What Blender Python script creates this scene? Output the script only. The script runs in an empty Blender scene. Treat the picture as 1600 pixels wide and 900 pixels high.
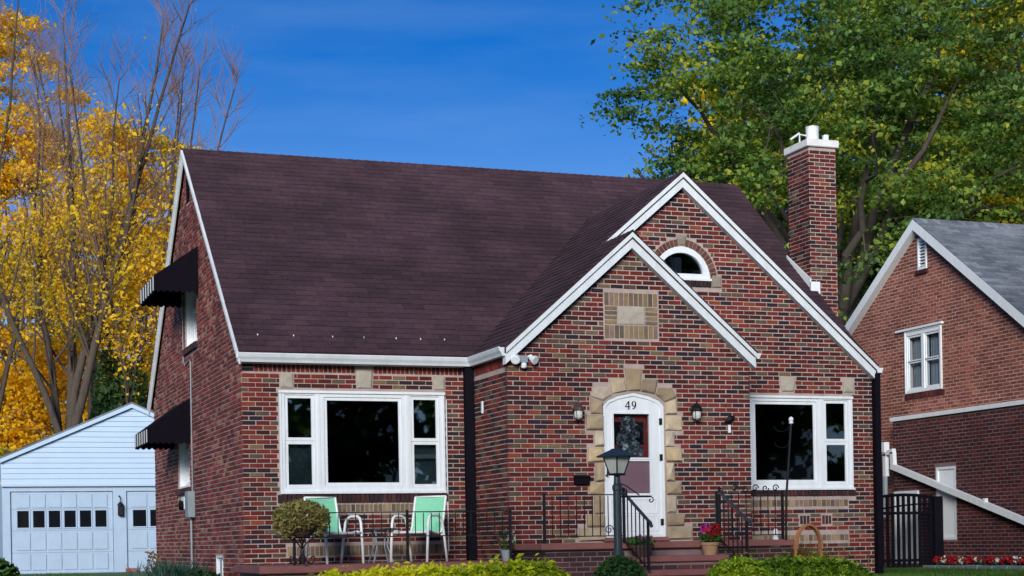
import bpy, bmesh, math, random
import numpy as np
from mathutils import Vector, Matrix
from mathutils.geometry import tessellate_polygon

S = bpy.context.scene
COL = S.collection
R = math.radians

# ------------------------------------------------------------------ camera
CAM = (-7.4536, -20.3862, 1.5637)
YAW, ROLL, FPX = R(20.1587), R(-1.0005), 2576.4
cd = bpy.data.cameras.new('camera')
cam = bpy.data.objects.new('camera', cd)
COL.objects.link(cam)
cd.sensor_width = 36.0
cd.lens = FPX / 1600 * 36
cd.shift_y = (846.86 - 450) / 1600
cd.clip_start, cd.clip_end = 0.1, 4000
cam.matrix_world = (Matrix.Translation(CAM) @ Matrix.Rotation(-YAW, 4, 'Z')
                    @ Matrix.Rotation(math.pi / 2, 4, 'X') @ Matrix.Rotation(ROLL, 4, 'Z'))
S.camera = cam

# ------------------------------------------------------------------ sky and sun
SUN_AZ, SUN_EL = R(208), R(16)          # azimuth clockwise from +Y
w = bpy.data.worlds.new('World')
S.world = w
w.use_nodes = True
nt = w.node_tree
bg = nt.nodes['Background']
sky = nt.nodes.new('ShaderNodeTexSky')
sky.sky_type = 'NISHITA'
sky.sun_disc = False
sky.sun_elevation, sky.sun_rotation = SUN_EL, SUN_AZ
sky.air_density, sky.dust_density, sky.ozone_density = 0.8, 0.0, 4.5
hs = nt.nodes.new('ShaderNodeHueSaturation')
hs.inputs['Saturation'].default_value = 1.27
hs.inputs['Hue'].default_value = 0.513
nt.links.new(sky.outputs[0], hs.inputs['Color'])
# the air pales towards the horizon, the same all the way round
tcw = nt.nodes.new('ShaderNodeTexCoord')
sx = nt.nodes.new('ShaderNodeSeparateXYZ')
nt.links.new(tcw.outputs['Generated'], sx.inputs[0])
hz = nt.nodes.new('ShaderNodeMapRange')
hz.interpolation_type = 'SMOOTHSTEP'
hz.inputs['From Min'].default_value, hz.inputs['From Max'].default_value = -.02, .32
hz.inputs['To Min'].default_value, hz.inputs['To Max'].default_value = .75, 0.0
nt.links.new(sx.outputs['Z'], hz.inputs['Value'])
hm = nt.nodes.new('ShaderNodeMix')
hm.data_type = 'RGBA'
wn = nt.nodes.new('ShaderNodeTexNoise')           # faint streaks of thin high cloud
wm = nt.nodes.new('ShaderNodeMapping')
wm.inputs['Scale'].default_value = (2.5, 2.5, 16)
nt.links.new(tcw.outputs['Generated'], wm.inputs['Vector'])
nt.links.new(wm.outputs[0], wn.inputs['Vector'])
wn.inputs['Scale'].default_value, wn.inputs['Detail'].default_value = 1.6, 5
wa = nt.nodes.new('ShaderNodeMapRange')
wa.inputs['From Min'].default_value, wa.inputs['From Max'].default_value = .40, .75
wa.inputs['To Min'].default_value, wa.inputs['To Max'].default_value = 0, .16
nt.links.new(wn.outputs['Fac'], wa.inputs['Value'])
wadd = nt.nodes.new('ShaderNodeMath')
nt.links.new(hz.outputs[0], wadd.inputs[0])
nt.links.new(wa.outputs[0], wadd.inputs[1])
nt.links.new(wadd.outputs[0], hm.inputs[0])
nt.links.new(hs.outputs[0], hm.inputs[6])
hm.inputs[7].default_value = (3.6, 5.2, 7.4, 1)
nt.links.new(hm.outputs[2], bg.inputs['Color'])
bg.inputs['Strength'].default_value = 0.10
sd = bpy.data.lights.new('sun', 'SUN')
sun = bpy.data.objects.new('sun', sd)
COL.objects.link(sun)
sd.energy, sd.angle, sd.color = 5.0, R(24), (1.0, 0.945, 0.86)
sdir = Vector((math.sin(SUN_AZ) * math.cos(SUN_EL), math.cos(SUN_AZ) * math.cos(SUN_EL), math.sin(SUN_EL)))
sun.rotation_euler = sdir.to_track_quat('Z', 'Y').to_euler()
S.view_settings.view_transform = 'Standard'
S.view_settings.look = 'None'
S.view_settings.gamma = 1.0
S.view_settings.exposure = 0.2
S.cycles.use_denoising = True
S.cycles.max_bounces = 8
S.cycles.transparent_max_bounces = 12

# ------------------------------------------------------------------ materials
def new_mat(name):
    m = bpy.data.materials.new(name)
    m.use_nodes = True
    return m, m.node_tree, m.node_tree.nodes['Principled BSDF']

def sc(c, k):
    return tuple(min(1.0, x * k) for x in c[:3]) + (1.0,)

def pm(name, col, rough=.6, var=.12, scale=6.0, bump=0.0, metal=0.0, bscale=None, spec=.5, stretch=None):
    m, t, p = new_mat(name)
    L = t.links
    tc = t.nodes.new('ShaderNodeTexCoord')
    src = tc.outputs['Object']
    if stretch:
        mp = t.nodes.new('ShaderNodeMapping')
        mp.inputs['Scale'].default_value = stretch
        L.new(src, mp.inputs['Vector'])
        src = mp.outputs[0]
    n = t.nodes.new('ShaderNodeTexNoise')
    n.inputs['Scale'].default_value = scale
    n.inputs['Detail'].default_value = 6
    n.inputs['Roughness'].default_value = .65
    L.new(src, n.inputs['Vector'])
    r = t.nodes.new('ShaderNodeValToRGB')
    r.color_ramp.elements[0].position, r.color_ramp.elements[1].position = .3, .7
    r.color_ramp.elements[0].color = sc(col, 1 - var)
    r.color_ramp.elements[1].color = sc(col, 1 + var)
    L.new(n.outputs['Fac'], r.inputs[0])
    L.new(r.outputs[0], p.inputs['Base Color'])
    p.inputs['Roughness'].default_value = rough
    p.inputs['Metallic'].default_value = metal
    p.inputs['Specular IOR Level'].default_value = spec
    if bump:
        n2 = t.nodes.new('ShaderNodeTexNoise')
        n2.inputs['Scale'].default_value = bscale or scale * 6
        n2.inputs['Detail'].default_value = 4
        L.new(src, n2.inputs['Vector'])
        b = t.nodes.new('ShaderNodeBump')
        b.inputs['Strength'].default_value = bump
        b.inputs['Distance'].default_value = .01
        L.new(n2.outputs['Fac'], b.inputs['Height'])
        L.new(b.outputs[0], p.inputs['Normal'])
    return m

def piece_mat(name, cols, single=False, rough=.85, var=.25, scale=9.0, bump=.5, spec=.3, broad=(.70, 1.18)):
    """many pieces: each piece takes one colour of the list at random (per mesh island or per object)"""
    m, t, p = new_mat(name)
    L = t.links
    if single:
        rnd = t.nodes.new('ShaderNodeObjectInfo').outputs['Random']
    else:
        rnd = t.nodes.new('ShaderNodeNewGeometry').outputs['Random Per Island']
    r = t.nodes.new('ShaderNodeValToRGB')
    r.color_ramp.interpolation = 'CONSTANT'
    tot = sum(k for _, k in cols)
    acc = 0
    el = r.color_ramp.elements
    while len(el) < len(cols):
        el.new(.5)
    for e, (c, k) in zip(el, cols):
        e.position = acc / tot
        e.color = tuple(c) + (1,)
        acc += k
    L.new(rnd, r.inputs[0])
    geo = t.nodes.new('ShaderNodeNewGeometry')
    n = t.nodes.new('ShaderNodeTexNoise')
    n.inputs['Scale'].default_value = scale
    n.inputs['Detail'].default_value = 7
    n.inputs['Roughness'].default_value = .7
    L.new(geo.outputs['Position'], n.inputs['Vector'])
    mr = t.nodes.new('ShaderNodeMapRange')
    mr.inputs['From Min'].default_value, mr.inputs['From Max'].default_value = .3, .7
    mr.inputs['To Min'].default_value, mr.inputs['To Max'].default_value = 1 - var, 1 + var
    L.new(n.outputs['Fac'], mr.inputs['Value'])
    n3 = t.nodes.new('ShaderNodeTexNoise')      # broad weathering
    n3.inputs['Scale'].default_value = .9
    n3.inputs['Detail'].default_value = 4
    L.new(geo.outputs['Position'], n3.inputs['Vector'])
    mr3 = t.nodes.new('ShaderNodeMapRange')
    mr3.inputs['From Min'].default_value, mr3.inputs['From Max'].default_value = .35, .65
    mr3.inputs['To Min'].default_value, mr3.inputs['To Max'].default_value = broad
    L.new(n3.outputs['Fac'], mr3.inputs['Value'])
    mul = t.nodes.new('ShaderNodeMath')
    mul.operation = 'MULTIPLY'
    L.new(mr.outputs[0], mul.inputs[0])
    L.new(mr3.outputs[0], mul.inputs[1])
    vm = t.nodes.new('ShaderNodeVectorMath')
    vm.operation = 'SCALE'
    L.new(r.outputs[0], vm.inputs[0])
    L.new(mul.outputs[0], vm.inputs['Scale'])
    L.new(vm.outputs[0], p.inputs['Base Color'])
    p.inputs['Roughness'].default_value = rough
    p.inputs['Specular IOR Level'].default_value = spec
    n2 = t.nodes.new('ShaderNodeTexNoise')
    n2.inputs['Scale'].default_value = 70
    n2.inputs['Detail'].default_value = 3
    L.new(geo.outputs['Position'], n2.inputs['Vector'])
    b = t.nodes.new('ShaderNodeBump')
    b.inputs['Strength'].default_value = bump
    b.inputs['Distance'].default_value = .006
    L.new(n2.outputs['Fac'], b.inputs['Height'])
    L.new(b.outputs[0], p.inputs['Normal'])
    return m

def leaf_mat(name, cols, trans, rough=.55, tf=.45):
    m, t, p = new_mat(name)
    L = t.links
    geo = t.nodes.new('ShaderNodeNewGeometry')
    r = t.nodes.new('ShaderNodeValToRGB')
    el = r.color_ramp.elements
    while len(el) < len(cols):
        el.new(.5)
    for i, (e, c) in enumerate(zip(el, cols)):
        e.position = i / max(1, len(cols) - 1)
        e.color = tuple(c) + (1,)
    n = t.nodes.new('ShaderNodeTexNoise')
    n.inputs['Scale'].default_value = .55
    n.inputs['Detail'].default_value = 3
    L.new(geo.outputs['Position'], n.inputs['Vector'])
    mx = t.nodes.new('ShaderNodeMath')
    mx.operation = 'MULTIPLY_ADD'
    L.new(geo.outputs['Random Per Island'], mx.inputs[0])
    mx.inputs[1].default_value = .5
    ad = t.nodes.new('ShaderNodeMapRange')
    ad.inputs['From Min'].default_value, ad.inputs['From Max'].default_value = .3, .7
    ad.inputs['To Min'].default_value, ad.inputs['To Max'].default_value = -.28, .72
    L.new(n.outputs['Fac'], ad.inputs['Value'])
    L.new(ad.outputs[0], mx.inputs[2])
    L.new(mx.outputs[0], r.inputs[0])
    L.new(r.outputs[0], p.inputs['Base Color'])
    p.inputs['Roughness'].default_value = rough
    p.inputs['Specular IOR Level'].default_value = .35
    tr = t.nodes.new('ShaderNodeBsdfTranslucent')
    mc = t.nodes.new('ShaderNodeMix')
    mc.data_type = 'RGBA'
    mc.blend_type = 'MULTIPLY'
    mc.inputs[0].default_value = 1
    L.new(r.outputs[0], mc.inputs[6])
    mc.inputs[7].default_value = tuple(trans) + (1,)
    L.new(mc.outputs[2], tr.inputs['Color'])
    ms = t.nodes.new('ShaderNodeMixShader')
    ms.inputs[0].default_value = tf
    L.new(p.outputs[0], ms.inputs[1])
    L.new(tr.outputs[0], ms.inputs[2])
    L.new(ms.outputs[0], t.nodes['Material Output'].inputs['Surface'])
    return m

def glass_mat(name, tint=(.5, .55, .6), ior=1.5):
    m, t, p = new_mat(name)
    L = t.links
    t.nodes.remove(p)
    tr = t.nodes.new('ShaderNodeBsdfTransparent')
    tr.inputs['Color'].default_value = tuple(tint) + (1,)
    gl = t.nodes.new('ShaderNodeBsdfGlossy')
    gl.inputs['Roughness'].default_value = .015
    fr = t.nodes.new('ShaderNodeFresnel')
    fr.inputs['IOR'].default_value = ior
    ms = t.nodes.new('ShaderNodeMixShader')
    L.new(fr.outputs[0], ms.inputs[0])
    L.new(tr.outputs[0], ms.inputs[1])
    L.new(gl.outputs[0], ms.inputs[2])
    L.new(ms.outputs[0], t.nodes['Material Output'].inputs['Surface'])
    return m

RED, RED2, DRED = (.155, .0215, .0155), (.108, .014, .012), (.064, .0105, .0105)
DARK, NAVY, TAN, GREY, ORG = (.036, .0125, .014), (.021, .013, .022), (.150, .100, .055), (.088, .060, .042), (.20, .042, .019)
FRONT = [(RED, 21), (DARK, 15), (RED2, 21), (GREY, 14), (DRED, 19), (NAVY, 10), (ORG, 4), (TAN, 4)]
SIDE = [((.21, .042, .034), 22), ((.15, .028, .024), 24), ((.24, .085, .060), 12), ((.09, .022, .022), 14), ((.27, .14, .10), 8)]
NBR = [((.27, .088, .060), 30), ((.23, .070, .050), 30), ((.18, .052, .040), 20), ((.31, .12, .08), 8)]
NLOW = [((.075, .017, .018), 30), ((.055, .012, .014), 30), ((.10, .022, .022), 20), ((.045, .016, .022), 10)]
TANS = [((.24, .175, .095), 20), ((.17, .125, .08), 20), ((.11, .085, .065), 16), ((.28, .21, .12), 10), ((.20, .14, .11), 10)]
ROOFC = [((.052, .0280, .038), 20), ((.047, .025, .035), 24), ((.058, .031, .041), 18), ((.042, .0225, .032), 14)]
GROOF = [((.16, .18, .21), 20), ((.13, .15, .18), 20), ((.19, .21, .24), 14), ((.11, .13, .16), 10)]
M = {}
M['brick_front'] = piece_mat('brick_front', FRONT)
M['brick_single'] = piece_mat('brick_single', FRONT, True)
M['brick_side'] = piece_mat('brick_side', SIDE, scale=5)
M['brick_nbr'] = piece_mat('brick_neighbour', NBR)
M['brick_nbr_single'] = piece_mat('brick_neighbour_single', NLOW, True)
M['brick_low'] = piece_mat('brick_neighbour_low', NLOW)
M['brick_tan'] = piece_mat('brick_tan', TANS)
M['brick_dark'] = piece_mat('brick_dark', [((.05, .022, .024), 20), ((.036, .018, .024), 20), ((.08, .028, .026), 12)])
M['brick_arch'] = piece_mat('brick_arch', [((.12, .050, .035), 20), ((.10, .036, .028), 20), ((.13, .075, .050), 12)])
M['brick_soldier'] = piece_mat('brick_soldier', [(RED, 22), (RED2, 20), (DRED, 14), (GREY, 5)])
M['shingle'] = piece_mat('shingle_brown', ROOFC, rough=.95, scale=16, bump=.6, var=.28, broad=(.74, 1.2))
M['shingle_single'] = piece_mat('shingle_brown_single', ROOFC, True, rough=.95, scale=16, bump=.6, var=.28, broad=(.74, 1.2))
M['shingle_grey'] = piece_mat('shingle_grey', GROOF, rough=.95, scale=16, bump=.6)
M['mortar'] = pm('mortar', (.37, .30, .28), .95, .18, 5, .4)
M['mortar_nbr'] = pm('mortar_neighbour', (.40, .28, .245), .95, .18, 5, .4)
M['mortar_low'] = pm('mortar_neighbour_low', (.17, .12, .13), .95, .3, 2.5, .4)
M['white'] = pm('white_paint', (.70, .755, .80), .45, .07, 3, .08, stretch=(4, 4, .8))
M['white_old'] = pm('white_weathered_paint', (.61, .67, .72), .55, .10, 3.5, .15, stretch=(2, 2, .7))
M['garage_paint'] = pm('shade_tinted_garage_paint', (.32, .43, .58), .5, .06, 2.5, .1)  # bluish shade on the white garage is mixed into this paint colour
M['garage_siding'] = pm('shade_tinted_siding', (.38, .51, .67), .4, .04, 2)  # siding colour darkened and blued the same way to stand for shade
M['vinyl'] = pm('white_vinyl', (.74, .80, .86), .4, .04, 2)
M['stone'] = piece_mat('sandstone', [((.40, .31, .19), 10), ((.46, .38, .26), 10), ((.34, .27, .18), 10), ((.42, .36, .28), 8)], True, .9, .22, 7, .9)
M['limestone'] = pm('grey_limestone', (.36, .33, .28), .9, .2, 9, .5)
M['slab'] = pm('red_porch_paint', (.20, .075, .070), .7, .18, 4, .35)
M['black'] = pm('black_iron', (.006, .006, .009), .55, .2, 12, spec=.3)
M['blackmetal'] = pm('black_aluminium', (.0035, .003, .008), .75, .2, 6, spec=.12)
M['awning'] = pm('black_awning_canvas', (.0045, .0035, .008), .95, .2, 12, .2, spec=.1)
M['awn_white'] = pm('pale_awning_stripe', (.42, .45, .48), .8, .1, 12)
M['glass'] = glass_mat('window_glass', (.42, .46, .52))
M['lampglass'] = pm('frosted_lamp_glass', (.50, .52, .48), .25, .12, 6)
M['stormglass'] = glass_mat('storm_glass', (.82, .88, .90), 2.2)
M['dimglass'] = glass_mat('screened_glass', (.9, .92, .94), 1.1)
M['doorglass'] = glass_mat('door_glass', (.9, .9, .9), 1.35)
M['darkpane'] = pm('dark_pane', (.006, .007, .010), .06, .1, 3)
M['curtain'] = pm('pale_curtain', (.30, .33, .35), .9, .25, 3, 0, stretch=(8, 8, 1))
M['blind'] = pm('grey_blind', (.22, .27, .32), .8, .15, 3)
M['sheer'] = pm('sheer_curtain', (.55, .62, .66), .9, .25, 3, 0, stretch=(8, 8, 1))
M['dimblind'] = pm('dark_teal_blind', (.28, .40, .44), .8, .4, 4)
M['inner_door'] = pm('red_wooden_door', (.15, .018, .022), .45, .15, 5)
M['screenpane'] = pm('mauve_storm_pane', (.16, .10, .125), .25, .1, 3)
M['mint'] = pm('mint_sling_fabric', (.22, .62, .40), .75, .06, 20, .1)
M['chairwhite'] = pm('white_powder_coat', (.80, .82, .84), .35, .03, 5)
M['meter'] = pm('grey_meter_metal', (.22, .27, .31), .5, .1, 5)
M['terracotta'] = pm('tan_clay_pot', (.33, .20, .11), .8, .15, 8, .2)
M['brownpot'] = pm('brown_pot', (.07, .035, .028), .7, .15, 8)
M['wicker'] = pm('wicker', (.30, .13, .055), .7, .25, 30, .4)
M['lamppost'] = pm('dark_green_lamp_paint', (.020, .032, .042), .4, .2, 5)
M['cap'] = pm('concrete_cap', (.62, .63, .63), .8, .1, 6, .3)
M['metal'] = pm('white_flue_metal', (.68, .72, .76), .45, .1, 5, 0, .15)
M['grass'] = pm('lawn', (.055, .115, .030), .95, .35, 3, .6, bscale=60)
M['asphalt'] = pm('driveway', (.10, .10, .105), .9, .2, 3, .4)
M['road'] = pm('road', (.05, .05, .052), .9, .2, 3, .4)
M['concrete'] = pm('concrete', (.30, .29, .27), .9, .15, 3, .3)
M['edging'] = pm('blue_grey_edging_stone', (.13, .17, .19), .9, .2, 9, .5)
M['bark'] = pm('bark', (.055, .043, .034), .95, .35, 5, .8, stretch=(3, 3, .7))
M['bark_pale'] = pm('pale_bark', (.17, .135, .10), .95, .3, 4, .8, stretch=(3, 3, .7))
M['bark_dark'] = pm('dark_bark', (.045, .038, .032), .95, .35, 5, .8, stretch=(3, 3, .7))
M['twig'] = pm('twig', (.15, .085, .06), .9, .2, 4)
M['leaf_yellow'] = leaf_mat('leaf_yellow', [(.30, .27, .014), (.68, .48, .016), (.86, .59, .018), (.88, .54, .02)], (1.1, 1.0, .5), tf=.5)
M['leaf_gold'] = leaf_mat('leaf_gold', [(.34, .27, .014), (.72, .48, .016), (.88, .58, .02), (.87, .52, .022)], (1.1, 1.0, .5), tf=.5)
M['leaf_maple'] = leaf_mat('leaf_maple', [(.035, .085, .022), (.075, .155, .032), (.14, .235, .04), (.38, .38, .035)], (1.9, 1.8, .7), tf=.40)
M['leaf_maple2'] = leaf_mat('leaf_maple_dull', [(.06, .12, .02), (.20, .26, .025), (.52, .46, .025), (.82, .62, .02)], (1.4, 1.3, .6), tf=.45)
M['leaf_dark'] = leaf_mat('leaf_dark', [(.018, .055, .022), (.032, .085, .030), (.06, .12, .035)], (2, 2.2, .7), tf=.3)
M['leaf_hedge'] = leaf_mat('leaf_hedge', [(.20, .30, .012), (.55, .62, .018), (.74, .74, .022), (.78, .74, .03)], (1.2, 1.2, .4), tf=.45)
M['leaf_hedge2'] = leaf_mat('leaf_hedge_green', [(.018, .055, .006), (.055, .14, .010), (.20, .33, .015), (.58, .66, .03)], (1.2, 1.2, .4), tf=.35)
M['leaf_box'] = leaf_mat('leaf_boxwood', [(.015, .055, .015), (.03, .10, .02), (.06, .16, .03)], (1.5, 1.6, .5), tf=.25)
M['leaf_fern'] = leaf_mat('leaf_basket', [(.06, .075, .02), (.17, .18, .045), (.30, .28, .09), (.27, .15, .10)], (1, 1, .6), tf=.35)
M['leaf_plant'] = leaf_mat('leaf_plant', [(.02, .07, .015), (.05, .14, .02), (.09, .2, .03)], (1.5, 1.6, .5), tf=.3)
M['leaf_blue'] = leaf_mat('leaf_blue_grass', [(.03, .09, .06), (.05, .13, .09), (.10, .20, .15)], (1, 1.1, 1), tf=.3)
M['leaf_rust'] = leaf_mat('leaf_dry', [(.14, .06, .02), (.24, .13, .04), (.30, .20, .06)], (1, 1, .6), tf=.3)
M['leaf_lawn'] = leaf_mat('leaf_lawn', [(.03, .09, .015), (.06, .15, .02), (.10, .20, .03)], (1, 1, .5), tf=.3)
M['petal_red'] = leaf_mat('petal_red', [(.35, .01, .02), (.5, .015, .03)], (1, 1, 1), tf=.3)
M['petal_pink'] = leaf_mat('petal_magenta', [(.5, .03, .35), (.6, .1, .5)], (1, 1, 1), tf=.3)
M['petal_white'] = leaf_mat('petal_white', [(.7, .68, .66), (.8, .78, .76)], (1, 1, 1), tf=.3)
M['wreath'] = leaf_mat('leaf_wreath', [(.04, .06, .09), (.10, .15, .21), (.24, .30, .37)], (1, 1, 1), tf=.1)
M['wreathflower'] = leaf_mat('petal_blue_grey', [(.30, .42, .48), (.5, .58, .6)], (1, 1, 1), tf=.2)

# ------------------------------------------------------------------ object helpers
def link(o):
    COL.objects.link(o)
    return o

def tag(o, label=None, cat=None, group=None, kind=None):
    for k, v in (('label', label), ('category', cat), ('group', group), ('kind', kind)):
        if v:
            o[k] = v
    return o

def thing(name, label, cat, loc=(0, 0, 0), group=None, rz=0):
    o = bpy.data.objects.new(name, None)
    o.empty_display_size = .2
    o.location = loc
    o.rotation_euler = (0, 0, rz)
    link(o)
    return tag(o, label, cat, group)

def base_of(p):
    v = Vector((0, 0, 0))
    while p is not None:
        v += p.location
        p = p.parent
    return v

def mesh_obj(name, verts, faces, mat, parent=None, local=False, smooth=False):
    me = bpy.data.meshes.new(name)
    if parent is not None and not local:
        b = base_of(parent)
        verts = [(v[0] - b.x, v[1] - b.y, v[2] - b.z) for v in verts]
    me.from_pydata([tuple(v) for v in verts], [], faces)
    me.materials.append(mat)
    if smooth:
        me.polygons.foreach_set('use_smooth', [True] * len(me.polygons))
    me.update()
    o = bpy.data.objects.new(name, me)
    o.parent = parent
    return link(o)

def quads_obj(name, V, mat, parent=None, smooth=False, local=False, tri=False):
    """V: (N,4,3) array of separate quads -> fast mesh"""
    V = np.asarray(V, dtype=np.float32)
    k = V.shape[1]
    V = V.reshape(-1, 3)
    return arr_obj(name, V, np.arange(len(V), dtype=np.int32).reshape(-1, k), mat, parent, smooth, local)

def arr_obj(name, V, F, mat, parent=None, smooth=False, local=False):
    V = np.asarray(V, dtype=np.float32)
    if parent is not None and not local:
        V = V - np.array(base_of(parent), dtype=np.float32)
    F = np.asarray(F, dtype=np.int32)
    me = bpy.data.meshes.new(name)
    me.vertices.add(len(V))
    me.vertices.foreach_set('co', V.ravel())
    me.loops.add(F.size)
    me.loops.foreach_set('vertex_index', F.ravel())
    me.polygons.add(len(F))
    me.polygons.foreach_set('loop_start', np.arange(0, F.size, F.shape[1], dtype=np.int32))
    me.polygons.foreach_set('use_smooth', np.full(len(F), bool(smooth)))
    me.materials.append(mat)
    me.update(calc_edges=True)
    o = bpy.data.objects.new(name, me)
    o.parent = parent
    return link(o)

def fill_tris(loops):
    bm = bmesh.new()
    es, k = [], 0
    for l in loops:
        vs = []
        for p in l:
            v = bm.verts.new((p[0], p[1], 0))
            v.index = k
            k += 1
            vs.append(v)
        es += [bm.edges.new((vs[i], vs[(i + 1) % len(vs)])) for i in range(len(vs))]
    bm.verts.index_update()
    r = bmesh.ops.triangle_fill(bm, use_beauty=True, use_dissolve=False, edges=es)
    bm.verts.index_update()
    out = [tuple(v.index for v in f.verts) for f in bm.faces]
    bm.free()
    return out

class MB:
    def __init__(self):
        self.v, self.f = [], []
    def add(self, vs, fs):
        n = len(self.v)
        self.v += [tuple(x) for x in vs]
        self.f += [tuple(i + n for i in f) for f in fs]
        return self
    def box(self, a, b):
        x0, y0, z0 = a
        x1, y1, z1 = b
        return self.add([(x0, y0, z0), (x1, y0, z0), (x1, y1, z0), (x0, y1, z0), (x0, y0, z1), (x1, y0, z1), (x1, y1, z1), (x0, y1, z1)],
                        [(0, 3, 2, 1), (4, 5, 6, 7), (0, 1, 5, 4), (1, 2, 6, 5), (2, 3, 7, 6), (3, 0, 4, 7)])
    def cbox(self, a, b, c=.006):
        """box with chamfered edges (a sealed 24-vertex solid)"""
        x0, y0, z0 = a
        x1, y1, z1 = b
        import itertools
        pts = []
        for sx, sy, sz in itertools.product((0, 1), repeat=3):
            X, Y, Z = (x0, x1)[sx], (y0, y1)[sy], (z0, z1)[sz]
            dx, dy, dz = (c, -c)[sx], (c, -c)[sy], (c, -c)[sz]
            pts += [(X, Y + dy, Z + dz), (X + dx, Y, Z + dz), (X + dx, Y + dy, Z)]
        def i(sx, sy, sz, k):
            return (sx * 4 + sy * 2 + sz) * 3 + k
        f = []
        for s in (0, 1):
            f.append((i(s, 0, 0, 0), i(s, 1, 0, 0), i(s, 1, 1, 0), i(s, 0, 1, 0)))
            f.append((i(0, s, 0, 1), i(1, s, 0, 1), i(1, s, 1, 1), i(0, s, 1, 1)))
            f.append((i(0, 0, s, 2), i(1, 0, s, 2), i(1, 1, s, 2), i(0, 1, s, 2)))
        for a_ in (0, 1):
            for b_ in (0, 1):
                f.append((i(a_, b_, 0, 0), i(a_, b_, 1, 0), i(a_, b_, 1, 1), i(a_, b_, 0, 1)))
                f.append((i(a_, 0, b_, 0), i(a_, 1, b_, 0), i(a_, 1, b_, 2), i(a_, 0, b_, 2)))
                f.append((i(0, a_, b_, 1), i(1, a_, b_, 1), i(1, a_, b_, 2), i(0, a_, b_, 2)))
                for c_ in (0, 1):
                    f.append((i(a_, b_, c_, 0), i(a_, b_, c_, 1), i(a_, b_, c_, 2)))
        return self.add(pts, f)
    def hexa(self, p8):
        return self.add(p8, [(0, 3, 2, 1), (4, 5, 6, 7), (0, 1, 5, 4), (1, 2, 6, 5), (2, 3, 7, 6), (3, 0, 4, 7)])
    def tube(self, pts, r, n=8, caps=True):
        pts = [Vector(p) for p in pts]
        rs = r if isinstance(r, (list, tuple)) else [r] * len(pts)
        up = None
        base = len(self.v)
        for k, p in enumerate(pts):
            if k == 0:
                d = pts[1] - p
            elif k == len(pts) - 1:
                d = p - pts[k - 1]
            else:
                d = (pts[k + 1] - p).normalized() + (p - pts[k - 1]).normalized()
            d.normalize()
            if up is None:
                up = d.orthogonal().normalized()
            else:
                up = (up - d * up.dot(d)).normalized()
            s = d.cross(up)
            for j in range(n):
                a = 2 * math.pi * j / n
                self.v.append(tuple(p + (up * math.cos(a) + s * math.sin(a)) * rs[k]))
        for k in range(len(pts) - 1):
            for j in range(n):
                a = base + k * n + j
                b = base + k * n + (j + 1) % n
                self.f.append((a, b, b + n, a + n))
        if caps:
            self.f.append(tuple(base + j for j in range(n))[::-1])
            self.f.append(tuple(base + (len(pts) - 1) * n + j for j in range(n)))
        return self
    def lathe(self, prof, c=(0, 0, 0), n=16, a0=0):
        base = len(self.v)
        for (r, z) in prof:
            for j in range(n):
                a = a0 + 2 * math.pi * j / n
                self.v.append((c[0] + r * math.cos(a), c[1] + r * math.sin(a), c[2] + z))
        for k in range(len(prof) - 1):
            for j in range(n):
                a = base + k * n + j
                b = base + k * n + (j + 1) % n
                self.f.append((a, b, b + n, a + n))
        self.f.append(tuple(base + j for j in range(n))[::-1])
        self.f.append(tuple(base + (len(prof) - 1) * n + j for j in range(n)))
        return self
    def plate(self, o, u, n, outer, holes, d0, d1):
        """flat slab in the plane (u, z) at o; d0 = front offset along n, d1 = back offset"""
        o, u, n = Vector(o), Vector(u), Vector(n)
        z = Vector((0, 0, 1))
        loops = [outer] + list(holes)
        flat = [Vector((a, b, 0)) for l in loops for (a, b) in l]
        def is_rect(l):
            return len(l) == 4 and len({round(p[0], 6) for p in l}) == 2 and len({round(p[1], 6) for p in l}) == 2
        if len(holes) > 1 and all(is_rect(l) for l in loops):
            return self.strips(o, u, n, outer, holes, d0, d1)
        if holes:
            tris = fill_tris(loops)
        else:
            tris = tessellate_polygon([[Vector((a, b, 0)) for a, b in outer]])
        N = len(flat)
        P = [o + u * q.x + z * q.y for q in flat]
        vs = [p + n * d0 for p in P] + [p + n * d1 for p in P]
        fs = [tuple(t) for t in tris] + [(t[0] + N, t[2] + N, t[1] + N) for t in tris]
        k = 0
        for l in loops:
            m = len(l)
            for j in range(m):
                a, b = k + j, k + (j + 1) % m
                fs.append((a, b, b + N, a + N))
            k += m
        return self.add(vs, fs)
    def strips(self, o, u, n, outer, holes, d0, d1):
        bb = lambda l: (min(p[0] for p in l), max(p[0] for p in l), min(p[1] for p in l), max(p[1] for p in l))
        O, H = bb(outer), [bb(h) for h in holes]
        us = sorted({round(x, 6) for b in [O] + H for x in b[:2]})
        for a, b in zip(us[:-1], us[1:]):
            m = (a + b) / 2
            iv = subtract([(O[2], O[3])], [(h[2], h[3]) for h in H if h[0] < m < h[1]])
            for c, d in iv:
                P = [o + u * x + Vector((0, 0, z_)) + n * k for z_ in (c, d) for x, k in ((a, d0), (b, d0), (b, d1), (a, d1))]
                self.hexa([tuple(p) for p in P])
        return self
    def build(self, name, mat, parent=None, local=False, smooth=False):
        return mesh_obj(name, self.v, self.f, mat, parent, local, smooth)

def rect(u0, u1, z0, z1):
    return [(u0, z0), (u1, z0), (u1, z1), (u0, z1)]

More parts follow.
